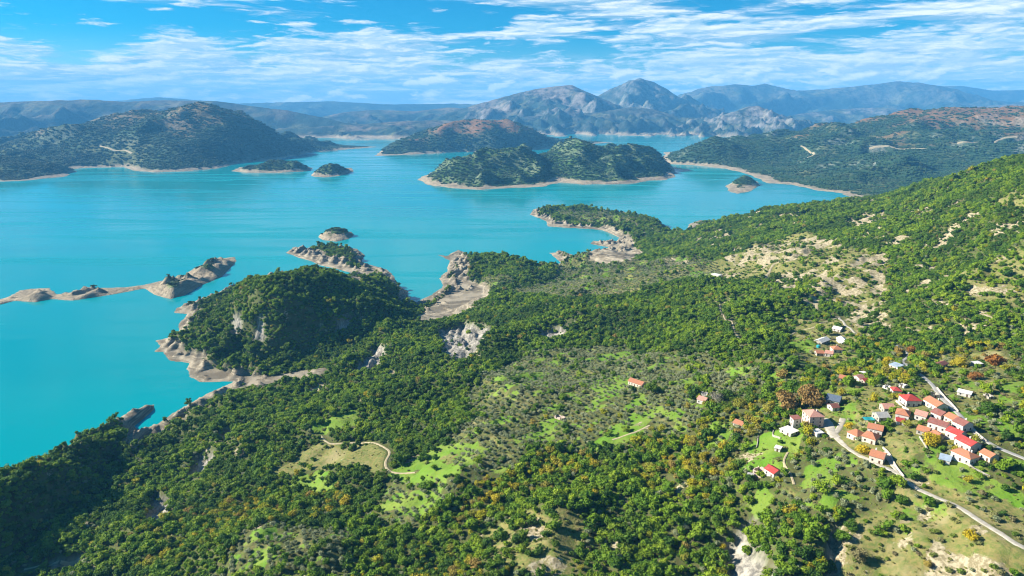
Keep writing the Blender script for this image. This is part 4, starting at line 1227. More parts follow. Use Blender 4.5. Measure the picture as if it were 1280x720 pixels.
def crown_mesh(name, seed, mat, lobes=8, leaves=300, spread=0.55, flat=0.85, z0=0.75, leaf=0.15, core=0.8, tall=1.0, lr=(0.36, 0.58), gaps=0.0):
    """unit crown: about 1 m horizontal radius, standing on z = 0; lumpy core with leaf-clump faces over and around it"""
    rs = np.random.RandomState(seed)
    C, R = [(0, 0, z0 * tall + 0.1)], [0.62]
    for i in range(lobes):
        a = 2 * math.pi * (i + rs.uniform(-0.3, 0.3)) / lobes * 1.7
        rr = spread * rs.uniform(0.55, 1.1)
        C.append((math.cos(a) * rr, math.sin(a) * rr, tall * (z0 + rs.uniform(-0.38, 0.5) * flat))); R.append(rs.uniform(*lr))
    C = np.array(C); R = np.array(R)
    Vs, Fs, off = [], [], 0
    for c, r in zip(C, R):
        v, f = ICO1
        d = 1 + 0.22 * rs.randn(len(v), 1)
        vv = c + v * d * r * core * np.array([1, 1, flat])
        Vs.append(vv); Fs.append(np.column_stack([f, f[:, 2]]) + off); off += len(v)
    tri = [np.concatenate(Fs)[:, :3]]
    # leaf clumps
    li = rs.choice(len(C), leaves, p=R ** 2 / (R ** 2).sum())
    n = rs.randn(leaves, 3); n[:, 2] = np.abs(n[:, 2]) * 1.1 - 0.35; n /= np.linalg.norm(n, axis=1)[:, None]
    pos = C[li] + n * (R[li] * rs.uniform(0.80, 1.12 + gaps, leaves))[:, None] * np.array([1, 1, flat])
    nn = n + 0.55 * rs.randn(leaves, 3); nn /= np.linalg.norm(nn, axis=1)[:, None]
    t = np.cross(nn, rs.randn(leaves, 3)); t /= np.linalg.norm(t, axis=1)[:, None]
    bt = np.cross(nn, t)
    s1 = (leaf * rs.uniform(0.6, 1.3, leaves))[:, None]; s2 = s1 * rs.uniform(0.6, 1.0, (leaves, 1))
    q = np.stack([pos - t * s1, pos - bt * s2 + nn * s2 * 0.3, pos + t * s1, pos + bt * s2 - nn * s2 * 0.2], 1).reshape(-1, 3)
    base = off + np.arange(leaves) * 4
    tri.append(np.stack([base, base + 1, base + 2], 1)); tri.append(np.stack([base, base + 2, base + 3], 1))
    V = np.concatenate(Vs + [q]); V[:, 2] = np.maximum(V[:, 2], 0.02)
    return mesh_np(name, V, np.concatenate(tri), [M[mat]], smooth=False)


def trunk_mesh(name, seed, h=0.8, r=0.10):
    rs = np.random.RandomState(seed)
    V, F = [], []

    def tube(p0, p1, r0, r1, n=6):
        p0, p1 = np.array(p0), np.array(p1)
        d = p1 - p0; d = d / np.linalg.norm(d)
        a = np.cross(d, (0.3, 1, 0.2)); a /= np.linalg.norm(a); b = np.cross(d, a)
        o = len(V)
        for p, rr in ((p0, r0), (p1, r1)):
            for i in range(n):
                V.append(p + rr * (a * math.cos(2 * math.pi * i / n) + b * math.sin(2 * math.pi * i / n)))
        for i in range(n):
            F.append((o + i, o + (i + 1) % n, o + n + (i + 1) % n, o + n + i))
    tube((0, 0, -0.25), (0.03, 0.02, h * 0.5), r, r * 0.75)
    for i in range(4):
        a = i * 1.57 + rs.uniform(-0.4, 0.4)
        tube((0.03, 0.02, h * 0.48), (math.cos(a) * 0.4, math.sin(a) * 0.4, h + rs.uniform(0, 0.35)), r * 0.65, r * 0.25)
    return mesh_np(name, V, F, [M['bark']])


CROWNS = {
    'oak': [crown_mesh('oak_crown', 100 + i, 'oak', lobes=7 + i % 3, leaves=300, tall=0.85 + 0.12 * i) for i in range(4)] + [crown_mesh('oak_crown', 110 + i, 'oak', lobes=4 + i, leaves=280, spread=0.72, tall=0.8 + 0.3 * i, lr=(0.28, 0.62), leaf=0.12, gaps=0.15) for i in range(3)],
    'olive': [crown_mesh('olive_crown', 130 + i, 'olive', lobes=7, leaves=300, leaf=0.11, core=0.66, gaps=0.12) for i in range(3)],
    'autumn': [crown_mesh('autumn_crown', 160 + i, 'autumn', lobes=7, leaves=340, leaf=0.12, core=0.62, gaps=0.15, tall=1.15) for i in range(3)],
    'scrub': [crown_mesh('scrub_crown', 190 + i, 'scrub', lobes=6, leaves=220, leaf=0.14, core=0.7, z0=0.45, flat=0.6, gaps=0.1) for i in range(3)],
}
TRUNKS = {'oak': trunk_mesh('oak_trunk', 1, 0.75, 0.085), 'olive': trunk_mesh('olive_trunk', 2, 0.7, 0.12), 'autumn': trunk_mesh('autumn_trunk', 3, 0.95, 0.07), 'scrub': trunk_mesh('scrub_stem', 4, 0.4, 0.05)}

# ------------------------------------------------------------------ where trees stand
TS = 3.8
rs = np.random.RandomState(5)
tx, ty = np.meshgrid(np.arange(gx[0], gx[-1], TS), np.arange(gy[0] + 60, gy[-1], TS))
tx = (tx + rs.uniform(-0.5, 0.5, tx.shape) * TS).ravel(); ty = (ty + rs.uniform(-0.5, 0.5, ty.shape) * TS).ravel()
ok = np.abs(tx) < 0.86 * ty + 90
tx, ty = tx[ok], ty[ok]


def samp(A):
    i = np.clip(((tx - gx[0]) / STEP).round().astype(int), 0, len(gx) - 1); j = np.clip(((ty - gy[0]) / STEP).round().astype(int), 0, len(gy) - 1)
    return A[j, i]


tz = hz(tx, ty)
b_, m_, d_, k_, s_ = samp(c_bare), samp(c_mead), samp(c_dry), samp(c_clay), samp(c_stone)
o_, a_, q_, v_ = samp(c_oliv), samp(c_autm), samp(c_scrb), samp(vill)
pr = 0.93 * (1 - b_) * (1 - 0.985 * k_) * (1 - 0.86 * s_) * (1 - 0.80 * m_) * (1 - 0.60 * d_) * (1 - 0.12 * v_) * (1 - 0.78 * o_) * (1 - 0.94 * samp(c_field))
pr *= (0.80 + 0.30 * sstep(fbm(tx, ty, 40, 3, 201), -0.35, 0.2))
pr *= (1 - 0.35 * q_)
pr = np.maximum(pr, 0.36 * v_ * (1 - 0.8 * m_))
pr[samp(NOTREE) | (samp(SD) < 6)] = 0
u1 = rs.rand(len(tx))
row = np.zeros(len(tx), bool)
# olives planted in rows
OS = 6.4
ox, oy = np.meshgrid(np.arange(-700, 1500, OS), np.arange(200, 2900, OS * 0.92))
ca, sa = math.cos(0.42), math.sin(0.42)
ox, oy = (ox * ca - oy * sa + rs.uniform(-0.9, 0.9, ox.shape)).ravel(), (ox * sa + oy * ca + rs.uniform(-0.9, 0.9, oy.shape)).ravel()
wi = (ox > gx[0]) & (ox < gx[-1]) & (oy > gy[0] + 60) & (oy < gy[-1]) & (np.abs(ox) < 0.86 * oy + 90)
keep_t = (tx, ty)
tx, ty = ox[wi], oy[wi]
po = 0.9 * sstep(samp(c_oliv), 0.35, 0.75) * (1 - samp(c_bare)) * (1 - 0.4 * samp(c_mead)) * (1 - 0.9 * samp(c_clay))
po[samp(NOTREE) | (samp(SD) < 6)] = 0
okr = rs.rand(len(tx)) < po
orow = (tx[okr], ty[okr])
tx, ty = np.concatenate([keep_t[0], orow[0]]), np.concatenate([keep_t[1], orow[1]])
tz = hz(tx, ty)
row = np.concatenate([row, np.ones(len(orow[0]), bool)])
u1 = np.concatenate([u1, np.zeros(len(orow[0]))]); pr = np.concatenate([pr, np.ones(len(orow[0]))])
m_, o_, a_, q_, v_ = samp(c_mead), samp(c_oliv), samp(c_autm), samp(c_scrb), samp(vill)
live = u1 < pr
tx, ty, tz = tx[live], ty[live], tz[live]
row = row[live]
o_, a_, q_, v_, m_ = o_[live], a_[live], q_[live], v_[live], m_[live]
u2 = rs.rand(len(tx)); u3 = rs.rand(len(tx))
kind = np.zeros(len(tx), int)                                  # 0 oak 1 olive 2 autumn 3 scrub
clump = fbm(tx, ty, 55, 3, 211)
kind[u2 < 0.3 * o_ + 0.16 * v_ + 0.03] = 1
kind[(kind == 0) & (u3 < 0.30 * a_ * (1 + 2 * clump) + 0.14 * v_ + 0.012)] = 2
kind[(kind != 1) & (rs.rand(len(tx)) < 0.62 * q_ + 0.05 + 0.25 * m_)] = 3
kind[row] = 1
rad = np.where(kind == 0, rs.gamma(6, 0.43, len(tx)), np.where(kind == 1, rs.uniform(1.5, 2.6, len(tx)), np.where(kind == 2, rs.gamma(7, 0.36, len(tx)), rs.uniform(0.8, 2.6, len(tx)))))
rad = np.clip(rad, 0.9, 5.2)
rot = rs.uniform(0, 6.28, len(tx))
var = rs.randint(0, 84, len(tx))
tpx, tpy = to_px(tx, ty, tz)
tdist = np.sqrt(tx ** 2 + ty ** 2 + (CAMZ - tz) ** 2)

NAMES = {0: ('oak', 'evergreen_oak', 'rounded green oak tree', 'oak tree'), 1: ('olive', 'olive_tree', 'grey-green olive tree', 'olive tree'),
         2: ('autumn', 'autumn_tree', 'yellowing deciduous tree', 'tree'), 3: ('scrub', 'shrub', 'low rounded shrub', 'shrub')}
ZONES = [((60, 690), 'in the shaded gully at the lower left corner'), ((170, 690), 'on the spur beside the shaded gully'), ((350, 690), 'around the grey olive plot at the bottom left'),
         ((480, 700), 'at the bottom edge left of the middle'), ((560, 640), 'below the looping field track'), ((640, 700), 'at the bottom edge around the sandy bare patch'), ((760, 700), 'at the bottom edge right of the middle'), ((800, 630), 'on the slope left of the red roofed barn'),
         ((870, 690), 'just left of the grey clay scarp'), ((1000, 690), 'just right of the grey clay scarp'), ((1000, 630), 'between the red roofed barn and the gravel road'), ((1090, 620), 'below the gravel lane junction'), ((1140, 690), 'on the dry slope under the gravel road'),
         ((1240, 700), 'on the dry slope at the lower right corner'), ((1240, 620), 'beside the bright green meadow'), ((1140, 570), 'in the grove between the village lanes'), ((1080, 540), 'among the lower village houses'), ((1180, 520), 'among the upper village houses'),
         ((1250, 530), 'above the asphalt road at the right edge'), ((960, 560), 'around the terraced lawn'), ((900, 580), 'left of the terraced lawn'), ((720, 590), 'in the mixed wood below the olive groves'), ((420, 620), 'below the pale green field'), ((250, 640), 'on the wooded flank above the shaded gully'), ((640, 540), 'in the olive groves in the middle'), ((860, 540), 'between the lawn and the olive groves'), ((1260, 470), 'around the small meadow at the right edge'), ((1020, 500), 'around the brown plane trees'), ((520, 570), 'beside the looping field track')]
ZP = np.array([z[0] for z in ZONES])

chosen = np.zeros(len(tx), bool)
for kk in range(4):
    inn = (kind == kk) & (tpx > -4) & (tpx < 1284) & (tpy > 380) & (tpy < 724)
    idx = np.nonzero(inn)[0]
    idx = idx[np.argsort(-(rad[idx] / tdist[idx]))][:300]
    chosen[idx] = True


def place_tree(cm, tm, name, label, cat, group, x, y, z, r, rz, sz=1.0):
    root = bpy.data.objects.new(name, None)
    root.empty_display_size = 0.5
    root.location = (x, y, z - 0.12 * r); root.rotation_euler = (0, 0, rz); root.scale = (r, r, r * sz)
    COL.objects.link(root)
    tag(root, label, cat, group)
    t = bpy.data.objects.new('stem' if name == 'shrub' else 'trunk', tm); put(t, root)
    c = bpy.data.objects.new('crown', cm); put(c, root)
    return root, c


BIG = {k2: np.percentile(rad[chosen & (kind == k2)], (33, 67)) for k2 in range(4)}
proto = {}
for i in np.nonzero(chosen)[0]:
    key, nm, what, cat = NAMES[kind[i]]
    zi = int(np.argmin((ZP[:, 0] - tpx[i]) ** 2 + ((ZP[:, 1] - tpy[i]) * 1.3) ** 2))
    ph = ZONES[zi][1]
    sz_w = 'big' if rad[i] > BIG[kind[i]][1] else ('small' if rad[i] < BIG[kind[i]][0] else 'middling')
    vi = var[i] % len(CROWNS[key])
    root, c = place_tree(CROWNS[key][vi], TRUNKS[key], nm, sz_w + ' ' + what + ' ' + ph, cat, sz_w + ' ' + cat + 's ' + ph, tx[i], ty[i], tz[i], rad[i], rot[i], 0.9 + 0.25 * ((var[i] * 7) % 5) / 4)
    proto.setdefault((key, vi), c)
for key in CROWNS:
    for vi in range(len(CROWNS[key])):
        assert (key, vi) in proto, (key, vi)


# ------------------------------------------------------------------ the remaining woods, one mass for each kind
def scatter(name, label, pts, scl, rotz, vidx, objs):
    me = bpy.data.meshes.new(name)
    me.vertices.add(len(pts)); me.vertices.foreach_set('co', np.asarray(pts, np.float32).ravel())
    a = me.attributes.new('sc', 'FLOAT_VECTOR', 'POINT'); a.data.foreach_set('vector', np.asarray(scl, np.float32).ravel())
    a = me.attributes.new('ro', 'FLOAT_VECTOR', 'POINT'); a.data.foreach_set('vector', np.column_stack([np.zeros_like(rotz), np.zeros_like(rotz), rotz]).astype(np.float32).ravel())
    a = me.attributes.new('vi', 'INT', 'POINT'); a.data.foreach_set('value', np.asarray(vidx, np.int32))
    o = put(bpy.data.objects.new(name, me))
    tag(o, kind='stuff', label=label)
    ng = bpy.data.node_groups.new(name + '_nodes', 'GeometryNodeTree')
    ng.interface.new_socket('Geometry', in_out='INPUT', socket_type='NodeSocketGeometry')
    ng.interface.new_socket('Geometry', in_out='OUTPUT', socket_type='NodeSocketGeometry')
    gi = ng.nodes.new('NodeGroupInput'); go = ng.nodes.new('NodeGroupOutput')
    jn = ng.nodes.new('GeometryNodeJoinGeometry')
    for ob in objs:
        n = ng.nodes.new('GeometryNodeObjectInfo')
        n.transform_space = 'ORIGINAL'
        n.inputs['Object'].default_value = ob
        n.inputs['As Instance'].default_value = True
        ng.links.new(n.outputs['Geometry'], jn.inputs[0])
    ip = ng.nodes.new('GeometryNodeInstanceOnPoints')

    def na(nm, dt):
        n = ng.nodes.new('GeometryNodeInputNamedAttribute')
        n.data_type = dt
        n.inputs['Name'].default_value = nm
        return n.outputs[0]
    ng.links.new(gi.outputs[0], ip.inputs['Points'])
    ng.links.new(jn.outputs[0], ip.inputs['Instance'])
    ip.inputs['Pick Instance'].default_value = True
    ng.links.new(na('vi', 'INT'), ip.inputs['Instance Index'])
    ng.links.new(na('ro', 'FLOAT_VECTOR'), ip.inputs['Rotation'])
    ng.links.new(na('sc', 'FLOAT_VECTOR'), ip.inputs['Scale'])
    ng.links.new(ip.outputs[0], go.inputs[0])
    md = o.modifiers.new('scatter', 'NODES')
    md.node_group = ng
    return o


STUFF = {0: ('oak_woodland', 'dense dark green oak woodland covering the slopes'), 1: ('olive_groves', 'grey-green olive groves spread over the middle slopes'), 2: ('autumn_woodland', 'scattered yellow and brown deciduous trees over the slopes'), 3: ('shrubland', 'low scrub over dry slopes and clearings')}
for kk in range(4):
    key = NAMES[kk][0]
    w = (kind == kk) & ~chosen
    r = rad[w]
    if kk == 0:                      # far stands read as larger tufts
        r = r * (1 + 0.15 * sstep(tdist[w], 900, 2000))
    scatter(STUFF[kk][0], STUFF[kk][1], np.column_stack([tx[w], ty[w], tz[w] - 0.12 * r]), np.column_stack([r, r, r * (0.85 + 0.35 * rs.rand(w.sum()))]), rot[w], var[w] % len(CROWNS[key]), [proto[(key, v)] for v in range(len(CROWNS[key]))])
# low tufts and cushions of dry growth on open ground near the camera
TT = 2.3
tx0, ty0 = tx, ty
gx2, gy2 = np.meshgrid(np.arange(-420, 700, TT), np.arange(280, 760, TT))
tx = (gx2 + rs.uniform(-0.6, 0.6, gx2.shape) * TT).ravel(); ty = (gy2 + rs.uniform(-0.6, 0.6, gy2.shape) * TT).ravel()
pt = 0.75 * np.maximum(np.maximum(samp(c_dry) * 0.8, samp(c_stone) * 0.9), np.maximum(samp(vill) * 0.6, samp(c_mead) * 0.10)) * (1 - 0.8 * samp(c_clay)) * (1 - 0.7 * samp(c_field))
pt *= sstep(fbm(tx, ty, 14, 3, 231), -0.25, 0.3)
pt[samp(NOTREE) | (np.abs(tx) > 0.8 * ty + 40)] = 0
lt = rs.rand(len(tx)) < pt
tx, ty = tx[lt], ty[lt]
tr_ = rs.gamma(4, 0.17, len(tx)) + 0.2
TUFT = [bpy.data.objects.new('tuft', crown_mesh('tuft', 220 + i, 'tuft', lobes=5, leaves=70, leaf=0.22, core=0.7, z0=0.3, flat=0.5)) for i in range(3)]
scatter('dry_undergrowth', 'low tufts of dry grass and undergrowth on open ground', np.column_stack([tx, ty, hz(tx, ty) - 0.1]), np.column_stack([tr_, tr_, tr_ * 0.9]), rs.uniform(0, 6.28, len(tx)), rs.randint(0, 3, len(tx)), TUFT)
tx, ty = tx0, ty0
# clumps of trees on the islands and far hills
def clump_mesh(name, seed):
    rs = np.random.RandomState(seed)
    V, F, off = [], [], 0
    v, f = ICO1
    for i in range(10):
        p = np.array([rs.uniform(-9, 9), rs.uniform(-9, 9), 1.6]); r = rs.uniform(2.4, 4.6)
        vv = p + v * (1 + 0.2 * rs.randn(len(v), 1)) * r * np.array([1, 1, 0.85])
        V.append(vv); F.append(f + off); off += len(v)
    return mesh_np(name, np.concatenate(V), np.concatenate(F), [M['woods']], smooth=False)


wd = np.concatenate(WOODS)
clumps = []
for i in range(4):
    j = i * 17
    c = bpy.data.objects.new('tree_clump', clump_mesh('tree_clump', 300 + i))
    clumps.append(c)
rw = np.random.RandomState(9)
sw = wd[:, 3] * rw.uniform(0.7, 1.15, len(wd))
cl_o = scatter('far_woodland', 'dark woods covering the islands and far shores', wd[:, :3], np.column_stack([sw, sw, sw * 0.9]), rw.uniform(0, 6.28, len(wd)), rw.randint(0, 4, len(wd)), clumps)
print('TREES', len(tx), [(int((kind == k2).sum())) for k2 in range(4)], 'clumps', len(wd))

# ------------------------------------------------------------------ houses
def box_mesh(name, x0, x1, y0, y1, z0, z1, mats):
    V = [(x0, y0, z0), (x1, y0, z0), (x1, y1, z0), (x0, y1, z0), (x0, y0, z1), (x1, y0, z1), (x1, y1, z1), (x0, y1, z1)]
    F = [(0, 3, 2, 1), (4, 5, 6, 7), (0, 1, 5, 4), (1, 2, 6, 5), (2, 3, 7, 6), (3, 0, 4, 7)]
    return mesh_np(name, V, F, mats, smooth=False)


def poly_mesh(name, V, F, mats, midx=None):
    me = bpy.data.meshes.new(name)
    me.from_pydata([tuple(v) for v in V], [], [tuple(f) for f in F])
    for m in mats:
        me.materials.append(m)
    if midx:
        me.polygons.foreach_set('material_index', midx)
    me.update()
    return me


def window_mesh():
    V, F, mi = [], [], []

    def bx(x0, x1, y0, y1, z0, z1, m):
        o = len(V)
        V.extend([(x0, y0, z0), (x1, y0, z0), (x1, y1, z0), (x0, y1, z0), (x0, y0, z1), (x1, y0, z1), (x1, y1, z1), (x0, y1, z1)])
        for f in [(0, 3, 2, 1), (4, 5, 6, 7), (0, 1, 5, 4), (1, 2, 6, 5), (2, 3, 7, 6), (3, 0, 4, 7)]:
            F.append(tuple(o + i for i in f)); mi.append(m)
    bx(-0.45, 0.45, -0.03, 0.03, 0.0, 1.25, 0)                  # pane
    for x in (-0.53, 0.45):
        bx(x, x + 0.08, -0.05, 0.07, -0.06, 1.33, 1)
    bx(-0.45, 0.45, -0.05, 0.07, 1.25, 1.33, 1); bx(-0.45, 0.45, -0.05, 0.10, -0.06, 0.0, 1)
    bx(-0.025, 0.025, -0.05, 0.05, 0.0, 1.25, 1)
    return poly_mesh('window', V, F, [M['pane'], M['wood']], mi)


WIN = window_mesh()
DOOR = box_mesh('door', -0.55, 0.55, -0.04, 0.06, 0.0, 2.15, [M['wood']])


def roof_mesh(kind, L, W, h, rise, mat, ov=0.45, th=0.22):
    lx, wy = L / 2 + ov, W / 2 + ov
    drop = rise * ov / (W / 2)
    if kind == 'gable':
        t = [(-lx, -wy, h - drop), (lx, -wy, h - drop), (lx, 0, h + rise), (-lx, 0, h + rise), (lx, wy, h - drop), (-lx, wy, h - drop)]
        F = [(0, 1, 2, 3), (3, 2, 4, 5)]
        edge = [0, 1, 2, 4, 5, 3]
    elif kind == 'hip':
        rx = max(0.3, lx - wy)
        t = [(-lx, -wy, h - drop), (lx, -wy, h - drop), (lx, wy, h - drop), (-lx, wy, h - drop), (-rx, 0, h + rise), (rx, 0, h + rise)]
        F = [(0, 1, 5, 4), (1, 2, 5), (2, 3, 4, 5), (3, 0, 4)]
        edge = [0, 1, 2, 3]
    elif kind == 'shed':
        t = [(-lx, -wy, h - 0.05), (lx, -wy, h - 0.05), (lx, wy, h + rise * 0.6), (-lx, wy, h + rise * 0.6)]
        F = [(0, 1, 2, 3)]
        edge = [0, 1, 2, 3]
    else:
        t = [(-lx, -wy, h + 0.02), (lx, -wy, h + 0.02), (lx, wy, h + 0.02), (-lx, wy, h + 0.02)]
        F = [(0, 1, 2, 3)]
        edge = [0, 1, 2, 3]
    n = len(t)
    V = [(x, y, z + th) for x, y, z in t] + t
    FF = list(F) + [tuple(n + i for i in f[::-1]) for f in F]
    for i in range(len(edge)):
        a, b = edge[i], edge[(i + 1) % len(edge)]
        FF.append((a, n + a, n + b, b))
    return poly_mesh('roof', V, FF, [M[mat]])


def wall_mesh(kind, L, W, h, rise, mat, rnd):
    l, w, f = L / 2, W / 2, -2.5
    if kind == 'ruin':
        th = 0.55
        o = [(-l, -w), (l, -w), (l, w), (-l, w)]; i_ = [(-l + th, -w + th), (l - th, -w + th), (l - th, w - th), (-l + th, w - th)]
        V, F = [], []
        for s in range(4):
            n = 6
            (ax, ay), (bx, by) = o[s], o[(s + 1) % 4]; (cx, cy), (dx, dy) = i_[s], i_[(s + 1) % 4]
            b0 = len(V)
            for k2 in range(n + 1):
                t = k2 / n
                top = h * (0.55 + 0.45 * rnd.random()) if 0 < k2 < n else h * 0.85
                V += [(ax + (bx - ax) * t, ay + (by - ay) * t, f), (ax + (bx - ax) * t, ay + (by - ay) * t, top), (cx + (dx - cx) * t, cy + (dy - cy) * t, top), (cx + (dx - cx) * t, cy + (dy - cy) * t, f)]
            for k2 in range(n):
                a, b = b0 + k2 * 4, b0 + k2 * 4 + 4
                F += [(a, b, b + 1, a + 1), (a + 1, b + 1, b + 2, a + 2), (a + 2, b + 2, b + 3, a + 3)]
        return poly_mesh('wall', V, F, [M[mat]])
    V = [(-l, -w, f), (l, -w, f), (l, w, f), (-l, w, f), (-l, -w, h), (l, -w, h), (l, w, h), (-l, w, h)]
    F = [(0, 1, 5, 4), (2, 3, 7, 6)]
    if kind == 'gable':
        V += [(l, 0, h + rise - 0.02), (-l, 0, h + rise - 0.02)]
        F += [(1, 2, 6, 8, 5), (3, 0, 4, 9, 7)]
    elif kind == 'shed':
        V[6] = (l, w, h + rise * 0.57); V[7] = (-l, w, h + rise * 0.57)
        F += [(1, 2, 6, 5), (3, 0, 4, 7)]
    else:
        F += [(1, 2, 6, 5), (3, 0, 4, 7), (4, 5, 6, 7)]
    return poly_mesh('wall', V, F, [M[mat]])


for s, (pa, pb, W, h, kind_, rmat, wmat, extra, lab) in zip(sites, HOUSES):
    x, y, z, L, ang = s
    h = h if h > 6 else max(2.5, h * 0.84)
    rnd = random.Random(lab)
    while ang > math.pi / 2: ang -= math.pi
    while ang < -math.pi / 2: ang += math.pi
    nm = 'stone_ruin' if kind_ == 'ruin' else ('shed' if any(k2 in lab for k2 in ('shed', 'hut', 'lean-to', 'outbuilding')) else ('barn' if 'barn' in lab and 'ruin' not in lab else 'house'))
    root = bpy.data.objects.new(nm, None)
    root.location = (x, y, z); root.rotation_euler = (0, 0, ang)
    COL.objects.link(root)
    tag(root, lab, {'stone_ruin': 'ruin'}.get(nm, nm), 'houses of the hillside village')
    rise = {'gable': 0.24, 'hip': 0.25, 'shed': 0.18}.get(kind_, 0.0) * W
    put(bpy.data.objects.new('wall', wall_mesh(kind_, L, W, h, rise, wmat, rnd)), root)
    if kind_ != 'ruin':
        roof = put(bpy.data.objects.new('roof', roof_mesh(kind_, L, W, h, rise, rmat)), root)
    if 'chimney' in extra:
        cx = L * rnd.uniform(-0.25, 0.25)
        put(bpy.data.objects.new('chimney', box_mesh('chimney', cx - 0.4, cx + 0.4, W * 0.12, W * 0.12 + 0.7, h, h + rise + 1.0, [M['white']])), roof)
    storeys = max(1, int(h / 2.7))
    for sd in (-1, 1):
        n = max(1, int(L / 3.2))
        for st in range(storeys):
            for i in range(n):
                px_ = -L / 2 + L * (i + 0.5) / n
                if st == 0 and i == n // 2 and sd == -1:
                    d = put(bpy.data.objects.new('door', DOOR), root)
                    d.location = (px_, sd * W / 2, 0.02); d.rotation_euler = (0, 0, math.pi if sd == -1 else 0)
                    continue
                wv = put(bpy.data.objects.new('window', WIN), root)
                wv.location = (px_, sd * W / 2, 0.95 + st * 2.75); wv.rotation_euler = (0, 0, math.pi if sd == -1 else 0)
    for sx in (-1, 1):
        n = max(1, int(W / 4.0))
        for st in range(storeys):
            for i in range(n):
                wv = put(bpy.data.objects.new('window', WIN), root)
                wv.location = (sx * L / 2, -W / 2 + W * (i + 0.5) / n, 0.95 + st * 2.75); wv.rotation_euler = (0, 0, -math.pi / 2 * sx)

# ------------------------------------------------------------------ garden and roadside walls
WALLS = [
    ([A_(678, 170), A_(720, 222), A_(765, 268), A_(805, 312)], 1.3, 'cream', 'pale stone wall along the uphill side of the asphalt road'),
    ([A_(808, 602), A_(880, 645), A_(945, 680), A_(995, 706)], 1.3, 'stone', 'stone retaining wall along the top of the bright green meadow'),
    ([A_(882, 415), A_(930, 455), A_(975, 492)], 1.2, 'cream', 'pale roadside wall facing the bright red roofed terrace'),
    ([A_(572, 465), A_(600, 505), A_(622, 548)], 1.2, 'stone', 'stone wall below the yellow tree in the village'),
    ([A_(352, 530), A_(395, 572), A_(430, 640), A_(478, 706)], 1.2, 'cream', 'pale wall beside the lane of the lone gabled house'),
    ([B_(580, 365), B_(550, 405), B_(548, 440), B_(595, 456)], 1.2, 'stone', 'bent garden wall on the terraced lawn'),
    ([B_(450, 430), B_(447, 480), B_(440, 515)], 1.1, 'stone', 'short garden wall at the left of the terraced lawn'),
    ([A_(432, 250), A_(470, 285), A_(510, 305)], 1.3, 'cream', 'cream retaining wall under the red pyramid roof'),
]
for pts, hh, mt, lab in WALLS:
    L = resample(castpoly(pts), 2.0)
    t = np.gradient(L, axis=0); t /= np.linalg.norm(t, axis=1)[:, None] + 1e-9
    nrm = np.stack([-t[:, 1], t[:, 0]], 1) * 0.3
    zz = hz(L[:, 0], L[:, 1]); rn = np.random.RandomState(len(lab))
    V = []
    for p, n_, z in zip(L, nrm, zz):
        top = z + hh + rn.uniform(-0.12, 0.12)
        V += [(*(p - n_), z - 1.2), (*(p - n_), top), (*(p + n_), top), (*(p + n_), z - 1.2)]
    F = []
    for i in range(len(L) - 1):
        a, b = i * 4, i * 4 + 4
        F += [(a, b, b + 1, a + 1), (a + 1, b + 1, b + 2, a + 2), (a + 2, b + 2, b + 3, a + 3)]
    F += [(0, 1, 2, 3), (len(V) - 1, len(V) - 2, len(V) - 3, len(V) - 4)]
    o = put(bpy.data.objects.new('stone_wall', poly_mesh('stone_wall', V, F, [M[mt]])))
    tag(o, lab, 'wall', 'stone walls in the village')

# ------------------------------------------------------------------ teal canopy and water tank
g = cast(*A_(265, 372))
root = bpy.data.objects.new('canopy', None); root.location = g; COL.objects.link(root)
tag(root, 'bright teal cloth canopy on posts in a village garden', 'canopy')
V, F = [], []
for j in range(6):
    for i in range(8):
        V.append((-3.6 + 7.2 * i / 7, -2.4 + 4.8 * j / 5, 2.5 + 0.25 * math.sin(i * 0.9) * math.sin(j * 0.63) + 0.05 * j))
for j in range(5):
    for i in range(7):
        F.append((j * 8 + i, j * 8 + i + 1, j * 8 + i + 9, j * 8 + i + 8))
sh = put(bpy.data.objects.new('cloth', poly_mesh('cloth', V, F, [M['teal']])), root)
sm = sh.modifiers.new('thick', 'SOLIDIFY'); sm.thickness = 0.06
for x in (-3.3, 3.3):
    for y in (-2.2, 2.2):
        put(bpy.data.objects.new('post', box_mesh('post', x - 0.08, x + 0.08, y - 0.08, y + 0.08, -0.8, 2.5, [M['wood']])), root)
g = cast(*C_(305, 388))
V, F = [], []
prof = [(1.9, -0.5), (1.9, 2.3), (1.8, 2.45), (0.9, 2.9), (0.35, 3.0), (0.35, 3.2), (0.0, 3.2)]
for r, z in prof:
    for i in range(14):
        V.append((r * math.cos(6.2832 * i / 14), r * math.sin(6.2832 * i / 14), z))
for k2 in range(len(prof) - 1):
    for i in range(14):
        F.append((k2 * 14 + i, k2 * 14 + (i + 1) % 14, k2 * 14 + 14 + (i + 1) % 14, k2 * 14 + 14 + i))
o = put(bpy.data.objects.new('water_tank', poly_mesh('water_tank', V, F, [M['teal']])))
o.location = g
tag(o, 'round teal water tank in the upper hamlet', 'tank')

